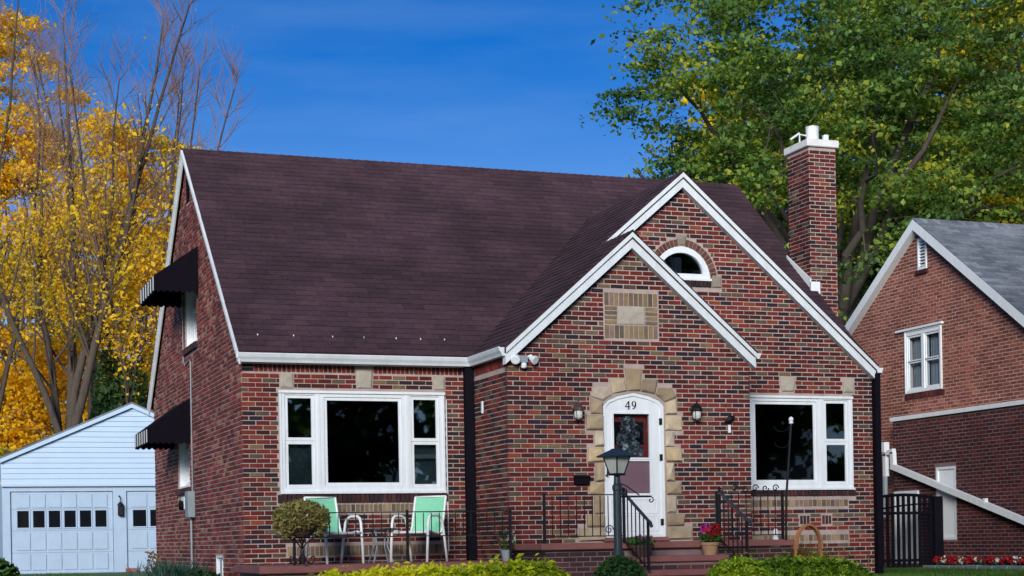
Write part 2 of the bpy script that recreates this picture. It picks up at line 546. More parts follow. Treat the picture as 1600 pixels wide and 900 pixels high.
def shrink(loop, d):
    """offset a convex loop inwards (d>0) or outwards"""
    n = len(loop)
    cx = sum(p[0] for p in loop) / n
    cy = sum(p[1] for p in loop) / n
    out = []
    for i in range(n):
        p0, p1, p2 = Vector(loop[i - 1]), Vector(loop[i]), Vector(loop[(i + 1) % n])
        e1, e2 = (p1 - p0).normalized(), (p2 - p1).normalized()
        n1, n2 = Vector((-e1.y, e1.x)), Vector((-e2.y, e2.x))
        if n1.dot(Vector((cx, cy)) - p1) < 0:
            n1, n2 = -n1, -n2
        b = (n1 + n2)
        b /= max(.3, 1 + n1.dot(n2))
        q = p1 + b * d
        out.append((q.x, q.y))
    return out

# ------------------------------------------------------------------ brickwork
CH, BH, BP, J = .0634, .0524, .19, .0115

def crossings(loop, z):
    xs = []
    n = len(loop)
    for i in range(n):
        (x0, y0), (x1, y1) = loop[i], loop[(i + 1) % n]
        if (y0 <= z < y1) or (y1 <= z < y0):
            xs.append(x0 + (z - y0) / (y1 - y0) * (x1 - x0))
    xs.sort()
    return [(xs[k], xs[k + 1]) for k in range(0, len(xs) - 1, 2)]

def isect(A, B):
    out = []
    for a in A:
        for b in B:
            lo, hi = max(a[0], b[0]), min(a[1], b[1])
            if hi > lo:
                out.append((lo, hi))
    return out

def subtract(A, B):
    for b in B:
        out = []
        for a in A:
            if b[1] <= a[0] or b[0] >= a[1]:
                out.append(a)
            else:
                if a[0] < b[0]:
                    out.append((a[0], b[0]))
                if b[1] < a[1]:
                    out.append((b[1], a[1]))
        A = out
    return A

def lay(poly, holes, z0, rng, ext=(0, 0), ch=CH, bh=BH, bp=BP, j=J, off=0.0):
    """running bond: list of (u0, u1, za, zb, full)"""
    out = []
    zt = max(p[1] for p in poly)
    k = 0
    while z0 + k * ch < zt:
        za = z0 + k * ch
        zb = za + bh
        iv = isect(crossings(poly, za + .004), crossings(poly, zb - .004))
        iv = [(a - ext[0], b + ext[1]) for a, b in iv]
        for h in holes:
            hb = [crossings(h, zz) for zz in (za - .006, (za + zb) / 2, zb + .006)]
            for b in hb:
                iv = subtract(iv, [(x - j, y + j) for x, y in b])
        for a, b in iv:
            m = math.floor((a - off) / bp) - 1
            while True:
                s = off + m * bp + (bp / 2 if k % 2 else 0) + rng.uniform(-.003, .003)
                m += 1
                e = s + bp - j
                if s > b:
                    break
                lo, hi = max(a, s), min(b, e)
                if hi - lo > .028:
                    out.append((lo, hi, za, zb, hi - lo > bp - j - .012))
        k += 1
    return out

def brick_array(bricks, o, u, n, rng, proud=.008):
    o, u, n = np.array(o, float), np.array(u, float), np.array(n, float)
    z = np.array((0, 0, 1.0))
    B = np.array([b[:4] for b in bricks], float).reshape(-1, 4)
    N = len(B)
    pr = proud + rng.uniform(-.003, .003, N)
    jit = rng.uniform(-.0015, .0015, (N, 4))
    c = B + jit
    def P(a, zz, d):
        return o + u * a[:, None] + z * zz[:, None] + n * d[:, None]
    ch = .003
    bk = np.full(N, -.01)
    F = [P(c[:, 0] + ch, c[:, 2] + ch, pr), P(c[:, 1] - ch, c[:, 2] + ch, pr), P(c[:, 1] - ch, c[:, 3] - ch, pr), P(c[:, 0] + ch, c[:, 3] - ch, pr)]
    K = [P(c[:, 0], c[:, 2], bk), P(c[:, 1], c[:, 2], bk), P(c[:, 1], c[:, 3], bk), P(c[:, 0], c[:, 3], bk)]
    V = np.stack(F + K, 1)                      # N,8,3
    idx = np.array([(0, 1, 2, 3), (4, 5, 1, 0), (5, 6, 2, 1), (6, 7, 3, 2), (7, 4, 0, 3)])
    Fc = (np.arange(N)[:, None, None] * 8 + idx[None]).reshape(-1, 4)
    return V.reshape(-1, 3), Fc

class Pile:
    """collects arrays of pieces that become one joined part"""
    def __init__(self):
        self.V, self.F, self.n = [], [], 0
    def add(self, V, F):
        self.V.append(V)
        self.F.append(F + self.n)
        self.n += len(V)
    def build(self, name, mat, parent, kind='stuff'):
        if not self.V:
            return None
        o = arr_obj(name, np.concatenate(self.V), np.concatenate(self.F), mat, parent)
        if kind:
            o['kind'] = kind
        return o

def build_piles(name, pairs, parent):
    """several piles with materials of their own, joined into one part"""
    all_, idx = Pile(), []
    for k, (p, m) in enumerate(pairs):
        for v, f, n0 in zip(p.V, p.F, np.cumsum([0] + [len(v) for v in p.V])):
            all_.add(v, f - n0)
            idx.append(np.full(len(f), k, dtype=np.int32))
    o = all_.build(name, pairs[0][1], parent)
    for _, m in pairs[1:]:
        o.data.materials.append(m)
    o.data.polygons.foreach_set('material_index', np.concatenate(idx))
    o.data.update()
    return o

def view_px(p):
    d = Vector(p) - Vector(CAM)
    r = d.x * math.cos(YAW) - d.y * math.sin(YAW)
    f = d.x * math.sin(YAW) + d.y * math.cos(YAW)
    return 800 + FPX * r / f, 846.9 - FPX * d.z / f - .0175 * FPX * r / f, f

nprng = np.random.default_rng(7)
rng = random.Random(11)

# unit brick shared by the bricks built one by one (front faces -Y, centred)
def brick_mesh(name, mat, L=BP - J, H=BH, D=.05, c=.004):
    m = MB()
    x, h = L / 2, H / 2
    m.add([(-x + c, 0, -h + c), (x - c, 0, -h + c), (x - c, 0, h - c), (-x + c, 0, h - c),
           (-x, c, -h), (x, c, -h), (x, c, h), (-x, c, h), (-x, D, -h), (x, D, -h), (x, D, h), (-x, D, h)],
          [(0, 1, 2, 3), (4, 5, 1, 0), (5, 6, 2, 1), (6, 7, 3, 2), (7, 4, 0, 3), (8, 9, 5, 4), (9, 10, 6, 5), (10, 11, 7, 6), (11, 8, 4, 7)])
    me = bpy.data.meshes.new(name)
    me.from_pydata(m.v, [], m.f)
    me.materials.append(mat)
    return me

def place_bricks(cands, me, parent, limit=300):
    """cands: (area, world pos, normal); the largest become objects of their own"""
    base = base_of(parent)
    proto = bpy.data.objects.new('brick', me)
    for i, (a, pos, n) in enumerate(cands[:limit]):
        o = proto if i == 0 else proto.copy()
        o.location = Vector(pos) - base
        o.rotation_euler = (0, 0, math.atan2(n[0], -n[1]))
        o.parent = parent
        link(o)

# ================================================================== SETTING
GZ = .95
def ground_z(y):
    if y >= -1.6:
        return GZ
    return max(0.0, GZ - .095 * (-1.6 - y))

def sheet(name, xs, ys, mat, dz, zf=ground_z):
    vs = [(x, y, zf(y) + dz) for y in ys for x in xs]
    nx = len(xs)
    fs = [(j * nx + i, j * nx + i + 1, (j + 1) * nx + i + 1, (j + 1) * nx + i) for j in range(len(ys) - 1) for i in range(nx - 1)]
    return tag(mesh_obj(name, vs, fs, mat), kind='structure')

sheet('ground', [-600, -60, -20, 0, 20, 60, 600], [-400, -60, -11.6, -8, -5, -1.6, 5, 30, 80, 900], M['grass'], 0)
sheet('driveway', [-5.6, 1.6], [-11.4, -8, -5, -1.6, 8, 23.9], M['asphalt'], .004) if False else sheet('driveway', [-6.6, -4.2], [-11.4, -8, -5, -1.6, 8, 20, 23.9], M['asphalt'], .004)
sheet('road', [-300, 300], [-25, -17], M['road'], .004)
sheet('pavement', [-300, 300], [-14.5, -13], M['concrete'], .008)
sheet('path', [1.2, 2.3], [-13, -11.6, -8, -5, -2.2], M['concrete'], .008)

# ================================================================== THE HOUSE
XL, XR, YF, YB, YR = -3.24, 6.295, 1.43, 1.074, 9.6
RID_Y, RID_Z, SL = 5.52, 7.78, .850
def roof_main(y):
    return RID_Z - SL * abs(y - RID_Y)
def roof_left(x):                       # the shared left slope of both front gables
    return 4.19 + .855 * (x - 0)
SAX, BAX = 1.785, 3.09                  # apex x of the small and the large front gable
SAZ, BAZ = roof_left(SAX), roof_left(BAX)
house = thing('brick_house', 'brown roofed brick house with two front gables and white door numbered 49', 'house', (1.5, 1.0, GZ))

DOORC = 1.82
# arch door opening and surround stones (x, z)
door_loop = [(1.37, 1.60), (2.27, 1.60), (2.27, 3.38), (2.20, 3.455), (2.05, 3.515), (1.82, 3.56), (1.59, 3.515), (1.44, 3.455), (1.37, 3.38)]
srng = random.Random(4)
def mir(p):
    return [(2 * DOORC - x, z) for x, z in p][::-1]
half = [
    [(1.925, 3.575), (2.135, 3.54), (2.185, 3.745), (1.96, 3.745)],
    [(2.145, 3.53), (2.275, 3.44), (2.455, 3.50), (2.385, 3.63), (2.19, 3.63)],
    [(2.28, 3.265), (2.46, 3.265), (2.46, 3.485), (2.28, 3.425)],
    rect(2.28, 2.53, 3.05, 3.255), rect(2.28, 2.41, 2.83, 3.04), [(2.28, 2.62), (2.52, 2.615), (2.50, 2.815), (2.28, 2.82)], [(2.28, 2.36), (2.41, 2.355), (2.395, 2.605), (2.28, 2.61)],
    rect(2.28, 2.505, 2.175, 2.35), rect(2.28, 2.43, 1.92, 2.165), rect(2.28, 2.54, 1.745, 1.91), rect(2.28, 2.66, 1.56, 1.735)]
stones = [[(1.725, 3.58), (1.915, 3.58), (1.95, 3.885), (1.69, 3.885)]] + half + [mir(p) for p in half]
stones_left = [rect(-2.72, -2.54, 3.68, 3.885), [(-1.655, 3.69), (-1.455, 3.69), (-1.43, 3.955), (-1.67, 3.955)], rect(-.57, -.405, 3.69, 3.885)]
stones_right = [[(4.70, 3.715), (4.905, 3.715), (4.935, 3.925), (4.67, 3.925)], rect(5.747, 5.935, 3.715, 3.88)]
HRX, HRZ, HRR = 3.105, 5.30, .46
def arc_loop(cx, cz, r, k=14, rz=None):
    return [(cx + r * math.cos(math.pi * i / k), cz + (rz or r) * math.sin(math.pi * i / k)) for i in range(k + 1)]
round_open = arc_loop(HRX, HRZ, HRR, 14, .485)
stones_round = [[(3.045, 5.80), (3.165, 5.80), (3.185, 5.955), (3.025, 5.955)], rect(3.585, 3.735, 5.205, 5.385)]
panel = rect(1.405, 2.205, 4.28, 4.915)
LW, RW = (-2.74, -.42), (3.60, 5.885)   # triple windows
ZT, ZB = 3.652, 2.262

walls = []   # (name, o, u, n, outer wall loop, holes through the wall, brick loop, brick holes, set of colours, corner extension)
walls.append(('front_left', (0, YF, 0), (1, 0, 0), (0, -1, 0), rect(XL, 0, .8, 4.10), [rect(LW[0], LW[1], ZB, ZT)],
              rect(XL, -.012, .84, 3.885), [rect(LW[0], LW[1], ZB, ZT), rect(-2.78, -.38, 2.13, ZB), rect(-2.72, -.44, 2.01, 2.12), rect(-2.66, -.47, 1.42, 1.56)] + stones_left, 'brick_front', (.008, 0)))
walls.append(('side_entry', (0, 0, 0), (0, 1, 0), (-1, 0, 0), rect(.24, YF, .8, 4.12), [], rect(0, YF - .012, .84, 3.86), [], 'brick_front', (.008, 0)))
sg = [(0, .8), (3.58, .8), (3.58, roof_left(0) - .1), (SAX, SAZ - .1), (0, roof_left(0) - .1)]
walls.append(('front_small_gable', (0, 0, 0), (1, 0, 0), (0, -1, 0), sg, [door_loop], sg, [door_loop, panel] + stones, 'brick_front', (.008, .008)))
bgl = [(.245, .8), (XR, .8), (XR, BAZ - .1 - .855 * (XR - BAX)), (BAX, BAZ - .1), (.245, roof_left(.245) - .1)]
bgb = [(3.592, .84), (XR, .84), (XR, BAZ - .1 - .855 * (XR - BAX)), (BAX, BAZ - .1), (1.79, SAZ - .14), (3.592, SAZ - .2 - .855 * (3.592 - SAX))]
ring = arc_loop(HRX, HRZ, HRR + .11, 14, .485 + .11)
panelR = (4.17, 5.80, 1.495, 2.12)
walls.append(('front_large_gable', (0, YB, 0), (1, 0, 0), (0, -1, 0), bgl, [rect(RW[0], RW[1], ZB, ZT), round_open], bgb,
              [rect(RW[0], RW[1], ZB, ZT), round_open, ring, rect(2.60, 3.585, 5.20, 5.30), rect(3.565, 5.93, 2.165, ZB), rect(3.9, 5.80, 2.01, 2.12), rect(3.9, 5.80, 1.50, 1.60),
               rect(4.97, 5.14, 1.745, 1.885), rect(5.345, 5.51, 1.745, 1.885)] + stones_round + stones_right, 'brick_front', (0, .008)))
lg = [(YF, .8), (YR, .8), (YR, roof_main(YR) - .12), (RID_Y, RID_Z - .12), (YF, roof_main(YF) - .12)]
w1, w2 = rect(4.86, 6.0, 4.72, 5.90), rect(5.74, 6.95, 2.53, 3.72)
bw = rect(2.98, 3.56, 1.06, 1.44)
gvent = [(5.33, 6.95), (5.62, 6.95), (5.62, 7.30), (5.475, 7.50), (5.33, 7.30)]
lgw = [(YF + .24, .8), (YR - .24, .8), (YR - .24, roof_main(YR - .24) - .12), (RID_Y, RID_Z - .12), (YF + .24, roof_main(YF + .24) - .12)]
walls.append(('gable_end', (XL, 0, 0), (0, 1, 0), (-1, 0, 0), lgw, [w1, w2, bw, gvent], lg,
              [w1, w2, bw, gvent, rect(4.80, 6.06, 4.60, 4.72), rect(5.68, 7.01, 2.41, 2.53)], 'brick_side', (.008, 0)))
rg = [(YB, .8), (YR, .8), (YR, roof_main(YR) - .12), (RID_Y, RID_Z - .12), (YB + .36, roof_main(YF) - .12), (YB, roof_main(YF) - .2)]
rgw = [(YB + .24, .8), (YR - .24, .8), (YR - .24, roof_main(YR - .24) - .12), (RID_Y, RID_Z - .12), (YB + .5, roof_main(YB + .5) - .12), (YB + .24, roof_main(YF) - .4)]
walls.append(('gable_end_right', (XR, 0, 0), (0, 1, 0), (1, 0, 0), rgw, [], rg, [], 'brick_side', (.008, 0)))
walls.append(('side_entry_right', (3.58, 0, 0), (0, 1, 0), (1, 0, 0), rect(.24, YB, .8, 4.1), [], rect(0, YB - .012, .84, 4.0), [], 'brick_front', (.008, 0)))
walls.append(('rear', (0, YR, 0), (1, 0, 0), (0, 1, 0), rect(XL, XR, .8, 4.2), [], None, [], 'brick_side', (0, 0)))

cands, piles = [], {'brick_front': Pile(), 'brick_side': Pile(), 'brick_tan': Pile(), 'brick_dark': Pile(), 'brick_soldier': Pile(), 'brick_arch': Pile()}
laid = []
for (nm, o, u, n, outer, holes, bl, bh, mat, ext) in walls:
    MB().plate(o, u, n, outer, holes, 0, -.24).build('wall', M['mortar'], house)
    if bl is None:
        continue
    bricks = lay(bl, bh, .84 + .0, rng, ext, off=rng.uniform(0, .19))
    keep = []
    for b in bricks:
        cu, cz = (b[0] + b[1]) / 2, (b[2] + b[3]) / 2
        pos = Vector(o) + Vector(u) * cu + Vector((0, 0, cz)) + Vector(n) * .008
        x, y, f = view_px(pos)
        a = 0
        ok = b[4] and mat == 'brick_front' and n[1] < 0 and 0 < x < 1600 and 0 < y < 845
        if ok and not (430 < x < 700 and y > 770) and not (1100 < x < 1240 and y > 750):
            a = abs(view_px(pos + Vector(u) * .09)[0] - view_px(pos - Vector(u) * .09)[0]) * (.052 * FPX / f)
            cands.append((a, pos, n, len(laid), b))
            laid.append(None)
        keep.append((a, b))
    laid.append((keep, o, u, n, mat))
cands.sort(key=lambda c: -c[0])
amin = cands[299][0]
for e in laid:
    if e is None:
        continue
    keep, o, u, n, mat = e
    rest = [b for a, b in keep if a < amin]
    piles[mat].add(*brick_array(rest, o, u, n, nprng))
place_bricks([(c[0], c[1], c[2]) for c in cands], brick_mesh('brick', M['brick_single']), house)

def soldiers(pile, o, u, n, u0, u1, z0, z1, width=.0634, proud=.008, j=.010):
    k = max(1, round((u1 - u0) / width))
    s = (u1 - u0) / k
    L = [(u0 + i * s + j / 2, u0 + (i + 1) * s - j / 2, z0 + j / 2, z1 - j / 2) for i in range(k)]
    piles[pile].add(*brick_array(L, o, u, n, nprng, proud))

FL, FS, FB = ((0, YF, 0), (1, 0, 0), (0, -1, 0)), ((0, 0, 0), (1, 0, 0), (0, -1, 0)), ((0, YB, 0), (1, 0, 0), (0, -1, 0))
SE = ((0, 0, 0), (0, 1, 0), (-1, 0, 0))
GL = ((XL, 0, 0), (0, 1, 0), (-1, 0, 0))
for a, b in ((XL + .17, -1.68), (-1.42, -.02)):
    soldiers('brick_soldier', *FL, a, b, 3.895, 4.03)
soldiers('brick_front', *FL, XL, XL + .17, 3.895, 3.955, .19)
soldiers('brick_front', *FL, XL, XL + .17, 3.960, 4.02, .19)
soldiers('brick_soldier', *SE, .0, YF - .02, 3.87, 4.03)
soldiers('brick_dark', *FL, -2.78, -.38, 2.135, 2.255, .0634, .035)
soldiers('brick_tan', *FL, -2.72, -.44, 2.01, 2.12, .0634)
soldiers('brick_tan', *FL, -2.66, -.47, 1.42, 1.56, .0634)
soldiers('brick_dark', *FB, 3.60, 5.93, 2.17, 2.255, .0634, .035)
soldiers('brick_tan', *FB, 3.9, 5.80, 2.01, 2.12, .075)
soldiers('brick_tan', *FB, 3.9, 5.80, 1.50, 1.60, .075)
for a, b in ((4.97, 5.14), (5.345, 5.51)):
    soldiers('brick_dark', *FB, a, b, 1.745, 1.885, .0567)
soldiers('brick_dark', *FB, 2.62, 3.575, 5.205, 5.295, .07, .03)
soldiers('brick_dark', *GL, 4.80, 6.06, 4.605, 4.715, .0634, .05)
soldiers('brick_dark', *GL, 5.68, 7.01, 2.415, 2.525, .0634, .05)
# tan panel in the small gable
soldiers('brick_tan', *FS, 1.41, 2.20, 4.725, 4.91, .072)
soldiers('brick_tan', *FS, 1.41, 2.20, 4.285, 4.47, .072)
for a, b in ((1.41, 1.60), (2.01, 2.20)):
    for k in range(4):
        z0 = 4.473 + k * .0625
        piles['brick_tan'].add(*brick_array([(a + .005, b - .005, z0 + .005, z0 + .0575)], *FS, nprng))
# brick ring of the half-round window
V, F = [], []
kk = 26
for i in range(kk):
    a0, a1 = math.pi * (i + .10) / kk, math.pi * (i + .90) / kk
    am = (a0 + a1) / 2
    if abs(am - math.pi / 2) < .13:
        continue
    P = []
    for d in (.012, -.01):
        for (r0, r1, a) in ((HRR + .008, .485 + .008, a0), (HRR + .102, .485 + .102, a0), (HRR + .102, .485 + .102, a1), (HRR + .008, .485 + .008, a1)):
            P.append((HRX + r0 * math.cos(a), YB - d, HRZ + r1 * math.sin(a)))
    n0 = len(V)
    V += P
    F += [[n0 + q for q in f] for f in ((0, 1, 2, 3), (4, 5, 1, 0), (5, 6, 2, 1), (6, 7, 3, 2), (7, 4, 0, 3))]
piles['brick_arch'].add(np.array(V), np.array(F))
build_piles('brickwork', [(p, M[k]) for k, p in piles.items()], house)

# sandstone and limestone pieces, each its own part
def stone_piece(loop, y, mat, proud=.03, name='stone', rough=.010):
    m = MB()
    lo = shrink(loop, .004)
    li = shrink(loop, .022)
    r = random.Random(int(abs(loop[0][0] * 977 + loop[0][1] * 331)))
    n = len(lo)
    vs = [(x, y + .03, z) for x, z in lo] + [(x, y - proud * .45, z) for x, z in lo] + [(x + r.uniform(-.006, .006), y - proud + r.uniform(-rough, rough), z + r.uniform(-.006, .006)) for x, z in li]
    cx, cz = sum(p[0] for p in li) / n, sum(p[1] for p in li) / n
    vs.append((cx + r.uniform(-.02, .02), y - proud - r.uniform(0, 1.4 * rough), cz + r.uniform(-.02, .02)))
    fs = []
    for k in range(n):
        q = (k + 1) % n
        fs += [(k, q, n + q, n + k), (n + k, n + q, 2 * n + q, 2 * n + k), (2 * n + k, 2 * n + q, 3 * n)]
    return mesh_obj(name, vs, fs, mat, house)
for p in stones:
    stone_piece(p, -.008, M['stone'], srng.uniform(.022, .05), rough=.016)
for p in stones_left:
    stone_piece(p, YF - .006, M['limestone'], .02, rough=.004)
for p in stones_right:
    stone_piece(p, YB - .006, M['limestone'], .02, rough=.004)
M['limestone_dark'] = pm('weathered_limestone', (.22, .195, .16), .9, .25, 9, .5)
for p in stones_round:
    stone_piece(p, YB - .006, M['limestone_dark'], .02, rough=.004)
stone_piece(rect(1.605, 2.005, 4.475, 4.72), -.002, M['limestone'], .012, rough=.003)

# ------------------------------------------------------------------ windows
def inset(l, d):
    return (l[0] + d, l[1] - d, l[2] + d, l[3] - d)

def window(parent, o, u, n, outer, lights, frame_d=(.02, -.10), sash=.036, mat='white', pane='glass', back=None, name='window', uprights=()):
    """outer (u0,u1,z0,z1); lights = glass rectangles; frame > sash, pane"""
    holes = [rect(*inset(l, -sash)) for l in lights]
    f = MB().plate(o, u, n, rect(*outer), holes, *frame_d).build(name, M[mat], parent)
    # raised outer trim
    t = MB()
    t.plate(o, u, n, rect(*outer), [rect(*inset(outer, .028))], frame_d[0] + .012, frame_d[0] - .002)
    for a, b in uprights:
        t.plate(o, u, n, rect(a, b, outer[2] + .028, outer[3] - .028), [], frame_d[0] + .008, frame_d[0] - .002)
    t.build('trim', M[mat], f)
    for l in lights:
        pane_m = 'stormglass' if (pane == 'glass' and l[1] - l[0] < .6) else pane
        MB().plate(o, u, n, rect(*inset(l, -sash + .002)), [rect(*l)], frame_d[0] - .018, frame_d[0] - .05).build('sash', M[mat], f)
        MB().plate(o, u, n, rect(*inset(l, -.01)), [], frame_d[0] - .034, frame_d[0] - .038).build('pane', M[pane_m], f)
    return f

def triple(o, a, b):
    g = .657
    L1, L2 = (a + .118, a + .44), (b - .44, b - .118)
    lights = [(L1[0], L1[1], 3.02, 3.55), (L1[0], L1[1], 2.385, 2.93), (L2[0], L2[1], 3.02, 3.55), (L2[0], L2[1], 2.385, 2.93), (a + g, b - g, 2.41, 3.525)]
    f = window(house, o, (1, 0, 0), (0, -1, 0), (a, b, ZB, ZT), lights, sash=.045, uprights=((a + .515, a + .555), (b - .555, b - .515)))
    m = MB()
    m.plate(o, (1, 0, 0), (0, -1, 0), rect(a - .01, b + .01, ZT - .035, ZT), [], .045, .02)
    m.build('head_trim', M['white'], f)
    m = MB()
    m.plate(o, (1, 0, 0), (0, -1, 0), rect(a - .004, b + .004, ZB - .002, ZB + .03), [], .06, .03)
    m.build('sill', M['white'], f)
    return f, L1, L2
wl, La, Lb = triple((0, YF, 0), *LW)
wr, Ra, Rb = triple((0, YB, 0), *RW)
# lead lattice, curtains and ornaments behind the panes
lat = MB()
x0, x1, z0, z1 = La[0], La[1], 2.385, 2.93
for k in range(-3, 6):
    for s in (1, -1):
        a = x0 + k * .11
        pts = []
        for t_ in (0, 1):
            x = a + s * t_ * .33 + (0 if s > 0 else .33)
            pts.append((x, YF + .035, z0 + t_ * (z1 - z0)))
        (xa, _, za), (xb, _, zb) = pts
        ts = [0.0, 1.0]
        dx = xb - xa
        lo, hi = sorted(((x0 - xa) / dx, (x1 - xa) / dx))
        lo, hi = max(0, lo), min(1, hi)
        if hi - lo > .05:
            lat.tube([(xa + dx * lo, YF + .035, za + (zb - za) * lo), (xa + dx * hi, YF + .035, za + (zb - za) * hi)], .004, 4)
lat.build('lattice', M['curtain'], wl)
MB().plate((0, YF, 0), (1, 0, 0), (0, -1, 0), rect(Lb[0] - .01, Lb[1] + .01, 2.74, 2.80), [], -.03, -.045).build('blind_rail', M['white'], wl)
MB().plate((0, YB, 0), (1, 0, 0), (0, -1, 0), rect(Rb[0] - .02, Rb[1] + .02, 2.99, 3.58), [], -.105, -.115).build('blind', M['dimblind'], wr)
def drape(o, u, n, u0, u1, z0, z1, d, mat, parent, amp=.02, k=6, name='curtain'):
    o, u, n = Vector(o), Vector(u), Vector(n)
    N = 40
    vs = []
    for i in range(N + 1):
        t_ = i / N
        p = o + u * (u0 + (u1 - u0) * t_) + n * (-d + amp * math.sin(t_ * k * 2 * math.pi))
        vs += [p + Vector((0, 0, z0)), p + Vector((0, 0, z1))]
    fs = [(2 * i, 2 * i + 2, 2 * i + 3, 2 * i + 1) for i in range(N)]
    return mesh_obj(name, vs, fs, M[mat], parent, smooth=True)
for l_ in (La, Lb):
    MB().plate((0, YF, 0), (1, 0, 0), (0, -1, 0), rect(l_[0] - .03, l_[1] + .03, 2.36, 2.93), [], -.14, -.15).build('blind', M['dimblind'], wl)
drape((0, YB, 0), (1, 0, 0), (0, -1, 0), Rb[0] - .02, Rb[1] + .02, 2.36, 2.97, .13, 'sheer', wr)
def star(c, r, r2, name, mat, parent, k=4):
    vs = [(c[0] + (r if i % 2 == 0 else r2) * math.sin(math.pi * i / k), c[1], c[2] + (r if i % 2 == 0 else r2) * math.cos(math.pi * i / k)) for i in range(2 * k)]
    m = MB()
    n = len(vs)
    m.add(vs + [(c[0], c[1] - .012, c[2]), (c[0], c[1] + .012, c[2])], [(i, (i + 1) % n, n) for i in range(n)] + [(i, (i + 1) % n, n + 1) for i in range(n)])
    return m.build(name, mat, parent)
star((-1.83, YF + .10, 3.33), .045, .012, 'star_ornament', M['white'], wl)
m = MB().lathe([(.01, .055), (.03, .03), (.055, -.02), (.06, -.05), (.03, -.065)], (-1.16, YF + .13, 3.16), 10)
m.build('hanging_ornament', M['blind'], wl)
m = MB().lathe([(.012, .07), (.05, .03), (.06, -.03), (.04, -.07)], (-1.48, YF + .3, 3.1), 10)
m.build('hanging_ornament', M['leaf_box'], wl)
m = MB()
for zc in (3.22, 2.98):
    m.tube([(4.78 + .12 * math.cos(a), YB + .16, zc + .085 * math.sin(a)) for a in [math.pi + math.pi * i / 8 for i in range(9)]], .008, 5)
m.build('wire_garland', M['blind'], wr)
m = MB().lathe([(.005, .03), (.028, .012), (.028, -.012), (.005, -.03)], (4.80, YB + .15, 3.26), 10)
m.build('glass_ball', M['curtain'], wr)

# half-round window
ro = (0, YB, 0)
f = MB().plate(ro, (1, 0, 0), (0, -1, 0), arc_loop(HRX, HRZ, HRR, 20, .485), [arc_loop(HRX, HRZ + .095, HRR - .115, 20, .30)], .0, -.10).build('window', M['white'], house)
MB().plate(ro, (1, 0, 0), (0, -1, 0), rect(HRX - HRR - .01, HRX + HRR + .01, HRZ - .004, HRZ + .03), [], .03, -.002).build('sill', M['white'], f)
MB().plate(ro, (1, 0, 0), (0, -1, 0), arc_loop(HRX, HRZ + .07, HRR - .10, 20, .33), [], -.05, -.055).build('pane', M['glass'], f)
MB().plate(ro, (1, 0, 0), (0, -1, 0), rect(3.03, 3.15, 5.38, 5.64), [], -.10, -.16).build('curtain', M['curtain'], f)

# windows under the awnings (gable end)
for (a, b, z0, z1) in ((4.86, 6.0, 4.72, 5.90), (5.74, 6.95, 2.53, 3.72)):
    zm = (z0 + z1) / 2
    w_ = window(house, (XL, 0, 0), (0, 1, 0), (-1, 0, 0), (a, b, z0, z1), [(a + .10, b - .10, zm + .03, z1 - .10), (a + .10, b - .10, z0 + .10, zm - .03)], frame_d=(-.10, -.20))
    drape((XL, 0, 0), (0, 1, 0), (-1, 0, 0), a + .05, b - .05, z0 + .08, z1 - .05, .25, 'curtain', w_, .03, 10)
    MB().plate((XL, 0, 0), (0, 1, 0), (-1, 0, 0), rect(a + .0, b, z0, z1), [rect(a + .03, b - .03, z0 + .03, z1 - .03)], -.02, -.10).build('casing', M['white'], w_)
# glass block basement window
w_ = window(house, (XL, 0, 0), (0, 1, 0), (-1, 0, 0), (2.98, 3.56, 1.06, 1.44), [(3.04, 3.245, 1.12, 1.38), (3.295, 3.50, 1.12, 1.38)], frame_d=(-.01, -.1), pane='meter')
# gable vent: frame and slats
f = MB().plate((XL, 0, 0), (0, 1, 0), (-1, 0, 0), gvent, [shrink(gvent, .03)], .01, -.12).build('gable_vent', M['blackmetal'], house)
for k in range(7):
    z = 6.99 + k * .058
    wv = .10 if z < 7.28 else .05
    MB().hexa([(XL - .005, 5.475 - wv, z), (XL + .06, 5.475 - wv, z + .04), (XL + .06, 5.475 + wv, z + .04), (XL - .005, 5.475 + wv, z),
               (XL - .005, 5.475 - wv, z + .008), (XL + .06, 5.475 - wv, z + .048), (XL + .06, 5.475 + wv, z + .048), (XL - .005, 5.475 + wv, z + .008)]).build('slat', M['blackmetal'], f)
# cable down the gable end
MB().tube([(XL - .02, 6.10, 5.6), (XL - .02, 6.12, 4.55), (XL - .02, 5.95, 4.45), (XL - .02, 5.55, 4.50), (XL - .02, 5.42, 4.46), (XL - .02, 5.42, 2.42)], .011, 5).build('cable', M['meter'], house)
MB().tube([(-.55 + .16, YF - .02, 3.55), (-.39, YF - .02, 1.45)], .010, 5).build('cable', M['white_old'], house)

# ------------------------------------------------------------------ door
dl = shrink(door_loop, .012)
gl_u, gl_l = rect(1.525, 2.06, 2.675, 3.275), rect(1.525, 2.06, 2.19, 2.635)
door = MB().plate((0, 0, 0), (1, 0, 0), (0, -1, 0), dl, [gl_u, gl_l], -.03, -.075).build('door', M['white'], house)
MB().plate((0, 0, 0), (1, 0, 0), (0, -1, 0), door_loop, [shrink(door_loop, .045)], -.012, -.09).build('door_frame', M['white'], door)
for gl_, mt in ((gl_u, 'doorglass'), (gl_l, 'screenpane')):
    MB().plate((0, 0, 0), (1, 0, 0), (0, -1, 0), gl_, [], -.045, -.05).build('pane', M[mt], door)
    MB().plate((0, 0, 0), (1, 0, 0), (0, -1, 0), shrink(gl_, -.022), [shrink(gl_, .004)], -.018, -.032).build('glazing_bead', M['white'], door)
kp = MB()
kp.plate((0, 0, 0), (1, 0, 0), (0, -1, 0), rect(1.47, 2.17, 1.92, 2.12), [rect(1.485, 2.155, 1.935, 2.105)], -.022, -.032)
